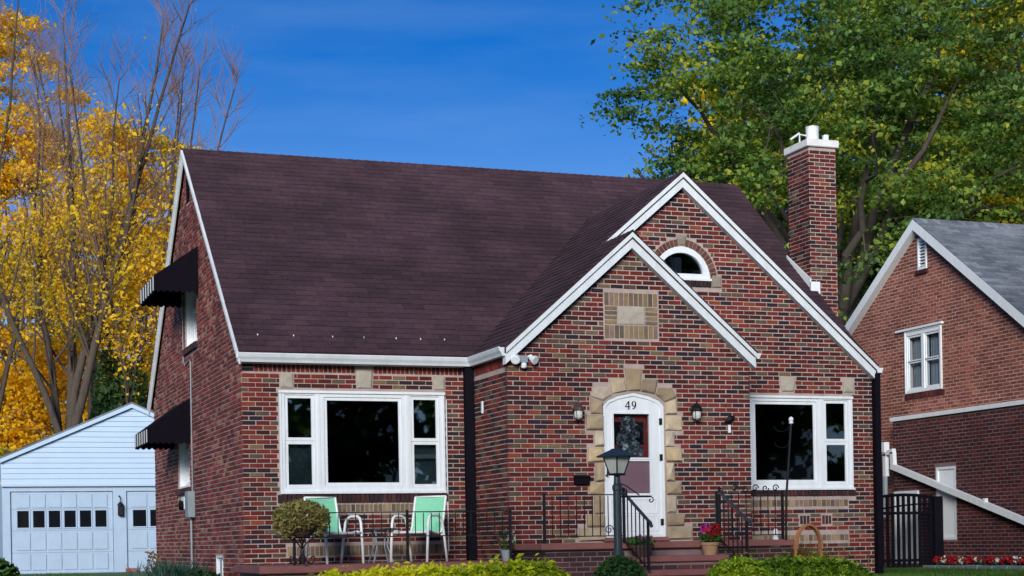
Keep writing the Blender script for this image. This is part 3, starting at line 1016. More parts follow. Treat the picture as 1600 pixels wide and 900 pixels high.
kp.plate((0, 0, 0), (1, 0, 0), (0, -1, 0), rect(1.47, 2.17, 1.68, 1.90), [rect(1.485, 2.155, 1.695, 1.885)], -.022, -.032)
kp.build('kick_panel', M['white'], door)
for z in (3.17, 2.68, 1.80):
    MB().cbox((2.205, .002, z - .045), (2.245, .03, z + .045), .004).build('hinge', M['black'], door)
MB().tube([(1.40, .03, 2.58), (1.40, -.03, 2.57), (1.405, -.035, 2.50), (1.40, -.03, 2.44), (1.40, .03, 2.43)], .012, 6).build('handle', M['black'], door)
ind = MB().plate((0, 0, 0), (1, 0, 0), (0, -1, 0), rect(1.42, 2.22, 1.6, 3.34), [], -.13, -.17).build('inner_door', M['inner_door'], door)
for a in (1.56, 1.90):
    MB().plate((0, 0, 0), (1, 0, 0), (0, -1, 0), rect(a, a + .12, 2.86, 3.17), [], -.126, -.131).build('inner_door_light', M['darkpane'], door)
MB().cbox((1.33, -.035, 1.545), (2.31, .10, 1.60), .006).build('threshold', M['slab'], door)
# 49
def digit(loops, ox, oz, k):
    return [[(ox + x * k, oz + z * k) for x, z in l] for l in loops]
four = [[(.0, .36), (.42, 1.0), (.56, 1.0), (.56, .38), (.70, .38), (.70, .27), (.56, .27), (.56, .06), (.66, .04), (.66, 0), (.30, 0), (.30, .04), (.42, .06), (.42, .27), (.0, .27)],
        [(.10, .38), (.42, .38), (.42, .86)]]
el = lambda cx, cz, rx, rz, k=16: [(cx + rx * math.cos(2 * math.pi * i / k), cz + rz * math.sin(2 * math.pi * i / k)) for i in range(k)]
dg = .108
d4 = digit(four, 1.705, 3.335, dg)
MB().plate((0, 0, 0), (1, 0, 0), (0, -1, 0), d4[0], [d4[1]], -.022, -.031).build('digit', M['black'], door)
nine = digit([el(.33, .66, .31, .34), el(.33, .68, .16, .26), [(.50, .50), (.64, .66), (.60, .38), (.48, .16), (.30, .02), (.12, -.02), (.08, .03), (.28, .12), (.42, .28), (.48, .44)]], 1.80, 3.337, dg)
MB().plate((0, 0, 0), (1, 0, 0), (0, -1, 0), nine[0], [nine[1]], -.022, -.031).plate((0, 0, 0), (1, 0, 0), (0, -1, 0), nine[2], [], -.0215, -.031).build('digit', M['black'], door)

# ------------------------------------------------------------------ roof
roof = bpy.data.objects.new('roof', None)
dk = MB()
XA, XZ = XL - .06, XR + .09
def slab(pts, th=.07):
    n = len(pts)
    vs = [tuple(p) for p in pts] + [(p[0], p[1], p[2] - th) for p in pts]
    fs = [tuple(range(n)), tuple(range(2 * n - 1, n - 1, -1))] + [(i, (i + 1) % n, (i + 1) % n + n, i + n) for i in range(n)]
    dk.add(vs, fs)
E0 = 1.24
slab([(XA, E0, roof_main(E0)), (XZ, E0, roof_main(E0)), (XZ, RID_Y, RID_Z), (XA, RID_Y, RID_Z)])
YE = 2 * RID_Y - E0
slab([(XA, YE, roof_main(YE)), (XZ, YE, roof_main(YE)), (XZ, RID_Y, RID_Z - .002), (XA, RID_Y, RID_Z - .002)])
EX = -.07
def valley(x, zf):
    return RID_Y - (RID_Z - zf(x)) / SL
zR = lambda x: BAZ - .855 * (x - BAX)
zS = lambda x: SAZ - .855 * (x - SAX)
SY, BY = -.135, .94
slab([(EX, SY, roof_left(EX)), (SAX, SY, SAZ), (SAX, BY, SAZ), (BAX, BY, BAZ), (BAX, valley(BAX, roof_left) + .1, BAZ), (EX, valley(EX, roof_left) + .1, roof_left(EX))], .09)
XE = XR - .02
slab([(BAX, BY, BAZ - .001), (XE, BY, zR(XE)), (XE, 1.3, zR(XE)), (BAX, valley(BAX, zR) + .1, BAZ - .001)], .09)
slab([(SAX, SY, SAZ - .001), (3.64, SY, zS(3.64)), (3.64, YB, zS(3.64)), (SAX, YB, SAZ - .001)], .09)
roof = dk.build('roof', pm('roof_felt', (.045, .025, .028), .95, .1), house)

EXPO, TW = .130, .305
def shingle_rows(p_eave, u, s, nrm, length, urange, r, lift=.006):
    """tabs as (u0,u1,s0,jitter); u, s unit vectors in the slope"""
    out = []
    k = 0
    while k * EXPO < length:
        s0 = k * EXPO
        for a, b in urange(s0, min(length, s0 + EXPO)):
            x = a - (TW / 2 if k % 2 else 0) - r.uniform(0, .05)
            while x < b:
                lo, hi = max(a, x), min(b, x + TW - .005)
                if hi - lo > .02:
                    out.append((lo, hi, s0 + r.uniform(-.004, .004), min(length, s0 + EXPO + .01), r.uniform(.009, .016), hi - lo > TW - .012))
                x += TW
        k += 1
    return out
def shingle_array(tabs, p, u, s, n):
    T = np.array([t[:5] for t in tabs], float)
    p, u, s, n = (np.array(q, float) for q in (p, u, s, n))
    def P(a, b, d):
        return p + u * a[:, None] + s * b[:, None] + n * d[:, None]
    z = np.full(len(T), -.004)
    th, th1 = T[:, 4], np.full(len(T), .001)
    V = np.stack([P(T[:, 0], T[:, 2], th), P(T[:, 1], T[:, 2], th), P(T[:, 1], T[:, 3], th1), P(T[:, 0], T[:, 3], th1),
                  P(T[:, 0], T[:, 2], z), P(T[:, 1], T[:, 2], z), P(T[:, 1], T[:, 3], z), P(T[:, 0], T[:, 3], z)], 1)
    idx = np.array([(0, 1, 2, 3), (4, 5, 1, 0), (5, 6, 2, 1), (7, 4, 0, 3)])
    return V.reshape(-1, 3), (np.arange(len(T))[:, None, None] * 8 + idx[None]).reshape(-1, 4)
c1 = 1 / math.sqrt(1 + SL * SL)
c2 = 1 / math.sqrt(1 + .855 ** 2)
sp = Pile()
# main front slope: the largest tabs one by one
LEN = (RID_Y - E0) / c1
mu, ms_, mn = Vector((1, 0, 0)), Vector((0, c1, SL * c1)), Vector((0, -SL * c1, c1))
mp0 = Vector((0, E0 - .01, roof_main(E0) + .002))
tabs = shingle_rows(mp0, mu, ms_, mn, LEN, lambda a, b: [(XA - .01, XZ + .01)], rng)
sc_ = []
for t_ in tabs:
    pos = mp0 + mu * ((t_[0] + t_[1]) / 2) + ms_ * t_[2]
    x, y, f = view_px(pos)
    hidden = pos.x > -.3 and roof_left(pos.x) > pos.z - .1
    sc_.append(((1 / f if (t_[5] and not hidden and 300 < x < 1020 and y < 548) else 0), t_, pos))
sc_.sort(key=lambda q: -q[0])
me = bpy.data.meshes.new('shingle')
tm = MB().add([(-TW / 2 + .0025, 0, .012), (TW / 2 - .0025, 0, .012), (TW / 2 - .0025, EXPO + .01, .001), (-TW / 2 + .0025, EXPO + .01, .001),
               (-TW / 2 + .0025, 0, -.004), (TW / 2 - .0025, 0, -.004), (TW / 2 - .0025, EXPO + .01, -.004), (-TW / 2 + .0025, EXPO + .01, -.004)],
              [(0, 1, 2, 3), (4, 5, 1, 0), (5, 6, 2, 1), (7, 4, 0, 3)])
me.from_pydata(tm.v, [], tm.f)
me.materials.append(M['shingle_single'])
proto = bpy.data.objects.new('shingle', me)
RM = Matrix((mu, ms_, mn)).transposed()
for i, (a, t_, pos) in enumerate(sc_[:300]):
    o = proto if i == 0 else proto.copy()
    o.matrix_basis = Matrix.Translation(pos - base_of(house)) @ RM.to_4x4() @ Matrix.Diagonal((1, 1, t_[4] / .012, 1))
    o.parent = roof
    link(o)
sp.add(*shingle_array([q[1] for q in sc_[300:]], mp0, mu, ms_, mn))
rp0 = Vector((0, YE + .01, roof_main(YE) + .002))
sp.add(*shingle_array(shingle_rows(rp0, mu, None, None, LEN, lambda a, b: [(XA - .01, XZ + .01)], rng), rp0, mu, (0, -c1, SL * c1), (0, SL * c1, c1)))
# shared left slope of the front gables (u = Y)
def left_range(s0, s1):
    x = EX + (s0 + s1) / 2 * c2
    x0 = EX + s0 * c2
    return [(SY - .012 if x < SAX else BY - .012, valley(min(x0 + .14, BAX), roof_left) + .05)]
L2n = (BAX - EX) / c2
lp0 = Vector((EX - .01, 0, roof_left(EX) + .002))
sp.add(*shingle_array(shingle_rows(lp0, None, None, None, L2n, left_range, rng), lp0, (0, 1, 0), (c2, 0, .855 * c2), (-.855 * c2, 0, c2)))
rp = Vector((XE + .01, 0, zR(XE) + .002))
def right_range(s0, s1):
    x = XE - s0 * c2
    return [(BY - .012, valley(max(BAX, x - .14), zR) + .05)]
sp.add(*shingle_array(shingle_rows(rp, None, None, None, (XE - BAX) / c2, right_range, rng), rp, (0, 1, 0), (-c2, 0, .855 * c2), (.855 * c2, 0, c2)))
rp = Vector((3.65, 0, zS(3.65) + .002))
sp.add(*shingle_array(shingle_rows(rp, None, None, None, (3.65 - SAX) / c2, lambda a, b: [(SY - .012, YB - .01)], rng), rp, (0, 1, 0), (-c2, 0, .855 * c2), (.855 * c2, 0, c2)))
# ridge caps
def ridge_caps(p0, p1, side, slope, step=.14, w=.13):
    p0, p1, side = Vector(p0), Vector(p1), Vector(side)
    d = (p1 - p0)
    L = d.length
    d.normalize()
    V, F = [], []
    k = 0
    while k * step < L - .05:
        a = p0 + d * (k * step)
        b = p0 + d * min(L, k * step + step + .02)
        h0, h1 = .022, .012
        q = []
        for p, h in ((a, h0), (b, h1)):
            q += [p - side * w + Vector((0, 0, h - w * slope)), p + Vector((0, 0, h + .004)), p + side * w + Vector((0, 0, h - w * slope))]
        for p in (a, b):
            q += [p - side * w + Vector((0, 0, -w * slope - .003)), p + Vector((0, 0, -.003)), p + side * w + Vector((0, 0, -w * slope - .003))]
        n0 = len(V)
        V += [tuple(x) for x in q]
        F += [[n0 + i for i in f] for f in ((0, 1, 4, 3), (1, 2, 5, 4), (6, 7, 1, 0), (7, 8, 2, 1), (0, 3, 9, 6), (2, 8, 11, 5))]
        k += 1
    return np.array(V), np.array(F)
sp.add(*ridge_caps((XA - .01, RID_Y, RID_Z), (XZ + .01, RID_Y, RID_Z), (0, 1, 0), SL))
sp.add(*ridge_caps((BAX, BY - .012, BAZ), (BAX, valley(BAX, roof_left), BAZ), (1, 0, 0), .855))
sp.add(*ridge_caps((SAX, SY - .012, SAZ), (SAX, BY, SAZ), (1, 0, 0), .855))
sp.build('shingle_field', M['shingle'], roof)
# white debris clips at the eave
for x in (-2.99, -2.50, -1.96, -1.52, -1.06, -.71, -.36):
    MB().cbox((x - .008, 1.52, roof_main(1.52) + .012), (x + .008, 1.54, roof_main(1.52) + .036), .003).build('snow_guard', M['white'], roof)

# rake boards
def rake(o, u, n, xa, za, xb, zb, h, d0, d1, name='rake_board', mat='white_old'):
    b_ = MB().plate(o, u, n, [(xa, za), (xb, zb), (xb, zb - h), (xa, za - h)], [], d0, d1).build(name, M[mat], house)
    MB().plate(o, u, n, [(xa, za + .004), (xb, zb + .004), (xb, zb - .062), (xa, za - .062)], [], d0 + .03, d0 + .0005).build('rake_molding', M[mat], b_)
XX, NY = (1, 0, 0), (0, -1, 0)
rake((0, 0, 0), XX, NY, EX + .015, roof_left(EX) - .03, SAX, SAZ - .012, .205, .115, 0)
rake((0, 0, 0), XX, NY, SAX, SAZ - .012, 3.635, zS(3.635) - .016, .205, .113, 0)
rake((0, YB, 0), XX, NY, .6, roof_left(.6) - .012, BAX, BAZ - .012, .205, .115, 0)
rake((0, YB, 0), XX, NY, BAX, BAZ - .012, XR - .005, zR(XR - .005) - .014, .205, .113, 0)
for (x, y, z) in ((3.585, -.13, zS(3.635) - .09), (XR - .06, .93, zR(XR) - .085)):
    MB().hexa([(x + .03, y, z), (x + .10, y, z), (x + .10, y + .9, z), (x + .03, y + .9, z), (x + .01, y, z + .075), (x + .13, y, z + .075), (x + .13, y + .9, z + .075), (x + .01, y + .9, z + .075)]).build('gutter', M['white_old'], house)
rake((XA, 0, 0), (0, 1, 0), (-1, 0, 0), E0 - .02, roof_main(E0) - .03, RID_Y, RID_Z - .012, .14, .01, -.012)
rake((XA, 0, 0), (0, 1, 0), (-1, 0, 0), RID_Y, RID_Z - .012, YE + .02, roof_main(YE) - .03, .14, .01, -.012)
# gutters along the eaves
def gutter(path, out, mat='white_old'):
    """K-style section swept along path (horizontal); out = outward direction at each point"""
    prof = [(0, 0), (.062, 0), (.075, .03), (.10, .065), (.115, .105), (.115, .118), (.10, .118), (.10, .11), (0, .11)]
    m = MB()
    base = []
    for p, o in zip(path, out):
        base.append(len(m.v))
        for a, h in prof:
            m.v.append((p[0] + o[0] * a, p[1] + o[1] * a, p[2] + h))
    k = len(prof)
    for a, b in zip(base[:-1], base[1:]):
        for i in range(k):
            q = (i + 1) % k
            m.f.append((a + i, a + q, b + q, b + i))
    m.f.append(tuple(range(k)))
    m.f.append(tuple(base[-1] + i for i in range(k))[::-1])
    return m.build('gutter', M[mat], house)
gutter([(XL - .08, 1.30, 4.005), (-.035, 1.30, 4.005), (-.035, -.11, 4.005)], [(0, -1), (-1, -1), (-1, 0)])
MB().box((XL, 1.30, 4.0), (0, 1.43, 4.02)).build('soffit', M['white_old'], house)
MB().box((-.035, -.10, 4.035), (-.008, 1.42, 4.14)).build('fascia', M['white_old'], house)
MB().box((XL - .05, 1.296, 4.022), (-.04, 1.32, 4.16)).build('fascia', M['white_old'], house)
# downspouts
def spout(pts, wx, wy, mat, parent, name='downspout'):
    m = MB()
    for a, b in zip(pts[:-1], pts[1:]):
        a, b = Vector(a), Vector(b)
        m.hexa([(a.x - wx, a.y - wy, a.z), (a.x + wx, a.y - wy, a.z), (a.x + wx, a.y + wy, a.z), (a.x - wx, a.y + wy, a.z),
                (b.x - wx, b.y - wy, b.z), (b.x + wx, b.y - wy, b.z), (b.x + wx, b.y + wy, b.z), (b.x - wx, b.y + wy, b.z)])
    return m.build(name, M[mat], parent)
spout([(-.085, 1.33, 1.33), (-.085, 1.33, 4.0)], .06, .05, 'blackmetal', house)
spout([(XR - .02, 1.0, 1.0), (XR - .02, 1.0, 3.98), (XR + .02, .98, 4.06)], .045, .05, 'blackmetal', house)

# ------------------------------------------------------------------ chimney
cx0, cx1, cy0, cy1, cz1 = 6.31, 6.80, 2.90, 3.57, 7.86
chim = MB().box((cx0, cy0, .8), (cx1, cy1, cz1)).build('chimney', M['mortar'], house)
cp = Pile()
zc = 4.0 + .0
ls = lay(rect(cx0, cx1, 4.2, cz1 - .01), [], 4.20, rng, (.008, .008), off=.05)
cp.add(*brick_array(ls, (0, cy0, 0), (1, 0, 0), (0, -1, 0), nprng))
ls = lay(rect(cy0, cy1, 4.2, cz1 - .01), [], 4.20, rng, (0, .008), off=.1)
cp.add(*brick_array(ls, (cx0, 0, 0), (0, 1, 0), (-1, 0, 0), nprng))
ls = lay(rect(cy0, cy1, .84, cz1 - .01), [], .84, rng, (0, .008), off=.1)
cp.add(*brick_array(ls, (cx1, 0, 0), (0, 1, 0), (1, 0, 0), nprng))
cp.build('brickwork', M['brick_front'], chim)
MB().cbox((cx0 - .05, cy0 - .05, cz1), (cx1 + .05, cy1 + .05, cz1 + .12), .012).build('chimney_cap', M['cap'], chim)
MB().lathe([(.135, 0), (.135, .035), (.105, .04), (.105, .26), (.113, .265), (.113, .28), (.09, .28)], (cx0 + .25, cy0 + .30, cz1 + .12), 20).build('flue', M['metal'], chim)
MB().tube([(cx0 + .0, cy0 + .28, cz1 + .28), (cx0 - .16, cy0 + .30, cz1 + .17)], .018, 6).build('flue_arm', M['metal'], chim)
m = MB()
m.tube([(cx0 + .12, cy0 + .28, cz1 + .25), (cx0 + .0, cy0 + .28, cz1 + .26), (cx0 + .0, cy0 + .28, cz1 + .12)], .014, 6)
m.build('flue_bracket', M['metal'], chim)
MB().cbox((cx1 - .14, cy0 + .08, cz1 + .12), (cx1 - .06, cy0 + .16, cz1 + .24), .01).build('flue_block', M['metal'], chim)
def ry(y):
    return roof_main(y)
MB().hexa([(cx0 - .03, cy0 - .03, ry(cy0) + .01), (cx0 - .012, cy0 - .03, ry(cy0) + .01), (cx0 - .012, cy1 + .05, ry(cy1) + .05), (cx0 - .03, cy1 + .05, ry(cy1) + .05),
           (cx0 - .03, cy0 - .03, ry(cy0) + .17), (cx0 - .012, cy0 - .03, ry(cy0) + .17), (cx0 - .012, cy1 + .05, ry(cy1) + .10), (cx0 - .03, cy1 + .05, ry(cy1) + .10)]).build('flashing', M['white'], chim)
MB().cbox((cx0 - .03, cy0 - .06, ry(cy0) - .12), (cx0 + .14, cy0 - .010, ry(cy0) + .12), .006).build('flashing', M['white'], chim)

# ================================================================== things fixed to the house
def awning(y0, y1, zt, zo, zv, xo, label):
    t = thing('awning', label, 'awning', (XL - .01, (y0 + y1) / 2, zv), 'black awnings on the gable end')
    x0 = XL - .012
    MB().hexa([(x0, y0, zt - .012), (xo, y0, zo - .012), (xo, y1, zo - .012), (x0, y1, zt - .012), (x0, y0, zt), (xo, y0, zo), (xo, y1, zo), (x0, y1, zt)]).build('canopy', M['awning'], t)
    def scallop(pa, pb, ztop_a, ztop_b, zbot, k):
        """vertical cloth between two plan points with a scalloped hem"""
        vs, N = [], k * 6
        for i in range(N + 1):
            s = i / N
            x, y = pa[0] + (pb[0] - pa[0]) * s, pa[1] + (pb[1] - pa[1]) * s
            zt_ = ztop_a + (ztop_b - ztop_a) * s
            vs += [(x, y, zt_), (x, y, zbot - .03 * abs(math.sin(math.pi * s * k)))]
        dx, dy = (pb[1] - pa[1]), -(pb[0] - pa[0])
        l = math.hypot(dx, dy)
        off = [(a + dx / l * .006, b + dy / l * .006, c) for a, b, c in vs]
        n = len(vs)
        fs = []
        for i in range(N):
            a = 2 * i
            fs += [(a, a + 2, a + 3, a + 1), (n + a, n + a + 1, n + a + 3, n + a + 2), (a + 1, a + 3, n + a + 3, n + a + 1)]
        return vs + off, fs
    for y in (y0, y1):
        v, f = scallop((x0, y), (xo, y), zt - .014, zo - .014, zv, 7)
        mesh_obj('side_panel', v, f, M['awning'], t)
    v, f = scallop((xo - .002, y0), (xo - .002, y1), zo - .002, zo - .002, zv, 8)
    val = mesh_obj('valance', v, f, M['awning'], t)
    k = 6
    for i in range(k):
        y = y0 + (i + .5) * (y1 - y0) / k
        MB().box((xo - .014, y - .035, zv + .0), (xo - .004, y + .035, zo - .01)).build('stripe', M['awn_white'], val)
    MB().tube([(x0, y0 + .01, zv + .02), (xo + .01, y0 + .01, zv + .02), (xo + .01, y1 - .01, zv + .02), (x0, y1 - .01, zv + .02)], .01, 5).build('frame_rod', M['black'], t)
awning(4.62, 6.25, 6.12, 5.66, 5.44, -3.90, 'upper black striped awning over the attic window')
awning(5.62, 7.22, 3.90, 3.43, 3.22, -3.90, 'lower black striped awning above the grey meter box')

t = thing('electric_meter', 'grey electric meter box on the side brick wall', 'meter', (XL, 5.42, 2.03))
MB().cbox((XL - .12, 5.27, 2.03), (XL - .005, 5.58, 2.44), .01).build('box', M['meter'], t)
MB().cbox((XL - .09, 5.85, 2.17), (XL - .005, 6.12, 2.37), .01).build('junction_box', M['white_old'], t)
MB().lathe([(.075, 0), (.075, .05), (.05, .07), (.01, .075)], (0, 0, 0), 14).build('meter_dial', M['blackmetal'], t, local=True).matrix_local = Matrix.Translation((-.085, .53, .20)) @ Matrix.Rotation(-math.pi / 2, 4, 'Y')
MB().tube([(XL - .05, 5.42, 2.03), (XL - .05, 5.42, 1.0)], .018, 6).build('conduit', M['meter'], t)

def sconce(x, z, label, dark, globe):
    t = thing('wall_lamp', label, 'lamp', (x, 0, z - .14), 'wall lamps beside the front door')
    MB().lathe([(.045, 0), (.05, .012), (.03, .02), (.006, .03)], (0, 0, 0), 12).build('wall_plate', M[dark], t, local=True).matrix_local = Matrix.Translation((0, -.008, .16)) @ Matrix.Rotation(math.pi / 2, 4, 'X')
    MB().tube([(x, -.02, z + .02), (x, -.07, z + .08), (x, -.12, z + .08), (x, -.13, z + .04)], .010, 6).build('arm', M[dark], t)
    MB().lathe([(.085, -.02), (.075, .01), (.045, .05), (.02, .075), (.008, .11), (.003, .13)], (x, -.13, z + .0), 12).build('hood', M[dark], t)
    MB().lathe([(.025, -.14), (.05, -.12), (.06, -.08), (.055, -.03), (.04, -.018)], (x, -.13, z), 12).build('globe', M[globe], t)
    m = MB()
    for k in range(4):
        a = math.pi / 4 + k * math.pi / 2
        m.tube([(x + .063 * math.cos(a), -.13 + .063 * math.sin(a), z - .02), (x + .055 * math.cos(a), -.13 + .055 * math.sin(a), z - .145)], .005, 4)
    m.build('cage', M[dark], t)
M['bronze'] = pm('brown_bronze', (.055, .035, .03), .5, .2, 10)
M['milk'] = pm('milk_glass', (.55, .58, .56), .2, .05, 5)
sconce(.955, 3.32, 'brown wall lamp with white globe beside the stone door surround, nearer the floodlight', 'bronze', 'milk')
sconce(2.705, 3.33, 'black wall lamp between the door surround and the small wall ornament', 'black', 'milk')

t = thing('floodlight', 'white twin security floodlight with motion sensor on the brick corner', 'floodlight', (.21, 0, 3.88))
MB().cbox((.14, -.07, 3.92), (.28, -.008, 4.02), .012).build('base_box', M['meter'], t)
for s in (-1, 1):
    x = .215 + s * .135
    h = MB().lathe([(.025, -.09), (.035, -.07), (.06, 0), (.062, .015), (.05, .02)], (0, 0, 0), 14).build('lamp_head', M['white'], t, local=True)
    h.matrix_local = Matrix.Translation(Vector((x, -.12, 3.955)) - Vector(t.location)) @ Matrix.Rotation(R(28) * s, 4, 'Z') @ Matrix.Rotation(R(115), 4, 'X')
    MB().tube([(.215 + s * .05, -.05, 4.0), (.215 + s * .10, -.08, 4.02), (x, -.09, 3.98)], .014, 6).build('arm', M['white'], t)
MB().lathe([(.015, -.055), (.035, -.045), (.04, -.01), (.03, .02)], (.215, -.07, 3.90), 12).build('motion_sensor', M['white'], t)

t = thing('mailbox', 'small black wall mailbox on the bricks left of the door', 'mailbox', (1.02, 0, 2.31))
MB().cbox((.915, -.075, 2.315), (1.13, -.009, 2.42), .008).build('body', M['blackmetal'], t)
MB().hexa([(.91, -.09, 2.405), (1.135, -.09, 2.405), (1.135, -.009, 2.43), (.91, -.009, 2.43), (.91, -.09, 2.413), (1.135, -.09, 2.413), (1.135, -.009, 2.44), (.91, -.009, 2.44)]).build('lid', M['blackmetal'], t)

t = thing('wall_ornament', 'small dark bird ornament with white tag on the bricks by right window', 'ornament', (3.25, 0, 3.08))
m = MB().lathe([(.004, -.09), (.03, -.05), (.045, 0), (.03, .05), (.012, .08)], (0, 0, 0), 10)
m.build('body', M['black'], t, local=True).matrix_local = Matrix.Translation((0, -.05, .13)) @ Matrix.Rotation(R(65), 4, 'Y')
MB().add([(3.17, -.05, 3.25), (3.25, -.05, 3.20), (3.33, -.05, 3.27), (3.25, -.06, 3.16), (3.25, -.04, 3.21)], [(0, 1, 3), (1, 2, 3), (0, 4, 1), (1, 4, 2)]).build('wings', M['black'], t)
MB().cbox((3.235, -.03, 3.02), (3.275, -.01, 3.13), .004).build('tag', M['white'], t)

t = thing('thermometer', 'small white thermometer on the side of the brick projection', 'thermometer', (0, .95, 3.35))
MB().cbox((-.03, .92, 3.33), (-.009, .98, 3.50), .006).build('body', M['white'], t)

# door swag behind the storm pane
t = thing('door_swag', 'blue grey flower swag hanging behind the glass of the white door', 'wreath', (1.78, .10, 2.7))
def leaf_quads(pts, size, r, up=.3, asp=.55, flat=None):
    pts = np.asarray(pts, float)
    N = len(pts)
    n = r.normal(size=(N, 3))
    if up:
        n[:, 2] += up * np.sign(r.uniform(size=N) - .0) * 2
    n /= np.linalg.norm(n, axis=1)[:, None]
    a = r.normal(size=(N, 3))
    a -= n * (a * n).sum(1)[:, None]
    a /= np.linalg.norm(a, axis=1)[:, None]
    b = np.cross(n, a)
    s = (np.asarray(size) * np.clip(r.lognormal(-.05, .32, N), .45, 1.8))[:, None]
    # folded leaf: tip, two sides dropped a little, stem
    return np.stack([pts + a * s * .55, pts + b * s * asp * .5 + n * s * .08, pts - a * s * .45, pts - b * s * asp * .5 + n * s * .08], 1)
def blob(n, c, rad, r, shell=.0):
    d = r.normal(size=(n, 3))
    d /= np.linalg.norm(d, axis=1)[:, None]
    k = r.uniform(shell, 1, n) ** (1 / 3)
    return np.array(c) + d * k[:, None] * np.array(rad)
pts = np.concatenate([blob(230, (1.78, .10, 2.93), (.17, .03, .19), nprng), blob(170, (1.80, .10, 2.77), (.20, .03, .13), nprng), blob(110, (1.77, .10, 3.13), (.12, .03, .15), nprng)])
quads_obj('leaves', leaf_quads(pts, .07, nprng, 0), M['wreath'], t)
pts = np.concatenate([blob(9, c, (.04, .015, .035), nprng) for c in ((1.77, .075, 3.07), (1.83, .075, 2.72), (1.73, .075, 2.82), (1.86, .075, 2.88), (1.76, .075, 3.20))])
quads_obj('flowers', leaf_quads(pts, .06, nprng, 0, .9), M['wreathflower'], t)

# ================================================================== porch
TZ, PZ = 1.535, 1.32
terrace = thing('porch', 'red painted brick porch and front steps below the white door', 'porch', (1.8, -.6, GZ))
MB().cbox((-.02, -1.22, TZ - .085), (3.60, -.012, TZ), .012).build('slab', M['slab'], terrace)
MB().box((.05, -1.15, .8), (3.54, -.01, TZ - .09)).build('wall', M['mortar_low'], terrace)
cpile = Pile()
ls = lay(rect(.05, 3.54, .84, TZ - .09), [rect(1.14, 2.42, .8, TZ - .09)], .86, rng, (.008, .008))
cpile.add(*brick_array(ls, (0, -1.15, 0), XX, NY, nprng))
ls = lay(rect(-1.15, -.01, .84, TZ - .09), [], .86, rng, (0, 0))
cpile.add(*brick_array(ls, (.05, 0, 0), (0, 1, 0), (-1, 0, 0), nprng))
for k, (z, y) in enumerate(((1.355, -1.52), (1.185, -1.84), (1.02, -2.16))):
    MB().cbox((1.13, y - .02, z - .08), (2.43, y + .36, z), .012).build('step', M['slab'], terrace)
    MB().box((1.16, y + .02, .8), (2.40, y + .38, z - .085)).build('riser', M['mortar_low'], terrace)
    ls = lay(rect(1.16, 2.40, z - .175 if z > 1.1 else .86, z - .085), [], z - .17, rng, (.008, .008), off=.07 * k)
    cpile.add(*brick_array(ls, (0, y + .02, 0), XX, NY, nprng))
cpile.build('brickwork', M['brick_dark'], terrace)

patio = thing('patio', 'low red patio slab under the two green chairs', 'patio', (-1.6, .5, GZ))
MB().cbox((-3.40, -.38, PZ - .10), (-.03, 1.40, PZ), .012).build('slab', M['slab'], patio)
MB().box((-3.30, -.31, .8), (-.06, 1.41, PZ - .105)).build('wall', M['mortar_low'], patio)
cpile = Pile()
ls = lay(rect(-3.30, -.06, .84, PZ - .105), [], .86, rng, (.008, .008))
cpile.add(*brick_array(ls, (0, -.31, 0), XX, NY, nprng))
ls = lay(rect(-.31, 1.4, .84, PZ - .105), [], .86, rng, (0, 0))
cpile.add(*brick_array(ls, (-3.30, 0, 0), (0, 1, 0), (-1, 0, 0), nprng))
cpile.build('brickwork', M['brick_dark'], patio)

def spiral(c, r0, turns, ax, n=18, flip=1, start=0):
    pts = []
    for i in range(n + 1):
        t_ = i / n
        a = start + flip * turns * 2 * math.pi * t_
        r = r0 * (1 - .8 * t_)
        pts.append((c[0] + ax[0] * r * math.cos(a), c[1] + ax[1] * r * math.cos(a), c[2] + r * math.sin(a)))
    return pts

def railing(p0, p1, ztop, zbot, zfloor, label, step=.105, posts=(), scroll_end=False):
    p0, p1 = Vector(p0 + (0,)), Vector(p1 + (0,))
    d = p1 - p0
    L = d.length
    d.normalize()
    t = thing('railing', label, 'railing', (p0.x, p0.y, zfloor), 'black iron porch railings')
    MB().hexa([tuple(q + Vector((0, 0, z)) + Vector((-d.y, d.x, 0)) * s) for z in (ztop - .014, ztop) for q, s in ((p0, -.010), (p1, -.010), (p1, .010), (p0, .010))]).build('top_rail', M['black'], t)
    MB().tube([p0 + Vector((0, 0, zbot)), p1 + Vector((0, 0, zbot))], .010, 4).build('bottom_rail', M['black'], t)
    for s in posts:
        q = p0 + d * (s * L)
        MB().box((q.x - .015, q.y - .015, zfloor), (q.x + .015, q.y + .015, ztop + .02)).build('post', M['black'], t)
    k = max(2, int(L / step))
    me = None
    for i in range(1, k):
        q = p0 + d * (L * i / k)
        if me is None:
            b = MB().box((-.005, -.005, zbot), (.005, .005, ztop - .02)).build('baluster', M['black'], t, local=True)
            me = b.data
        else:
            b = bpy.data.objects.new('baluster', me)
            b.parent = t
            link(b)
        b.location = (q.x - t.location.x, q.y - t.location.y, -zfloor)
    return t
railing((-2.95, -.30), (-1.49, -.30), 1.975, 1.66, PZ, 'black iron railing section behind the hanging plant basket', posts=(0.0,))
railing((-1.49, -.30), (-.10, -.30), 1.975, 1.66, PZ, 'black iron railing section in front of the empty green chair', posts=(0.0, 1.0))
r1 = railing((.04, -1.16), (1.13, -1.16), 2.15, 1.62, TZ, 'black iron porch railing between brick corner and steps', posts=(0, 1.0))
MB().tube(spiral((.92, -1.16, 1.70), .06, 1.5, (1, 0)), .007, 5).build('scroll', M['black'], r1)
r2 = railing((2.45, -1.16), (3.42, -1.16), 2.16, 1.60, TZ, 'black iron porch railing under the right window', posts=(0, 1.0))
for k in range(5):
    MB().tube(spiral((2.72 + k * .15, -1.16, 2.215), .05, 1.2, (1, 0), flip=(-1) ** k), .008, 5).build('scroll', M['black'], r2)

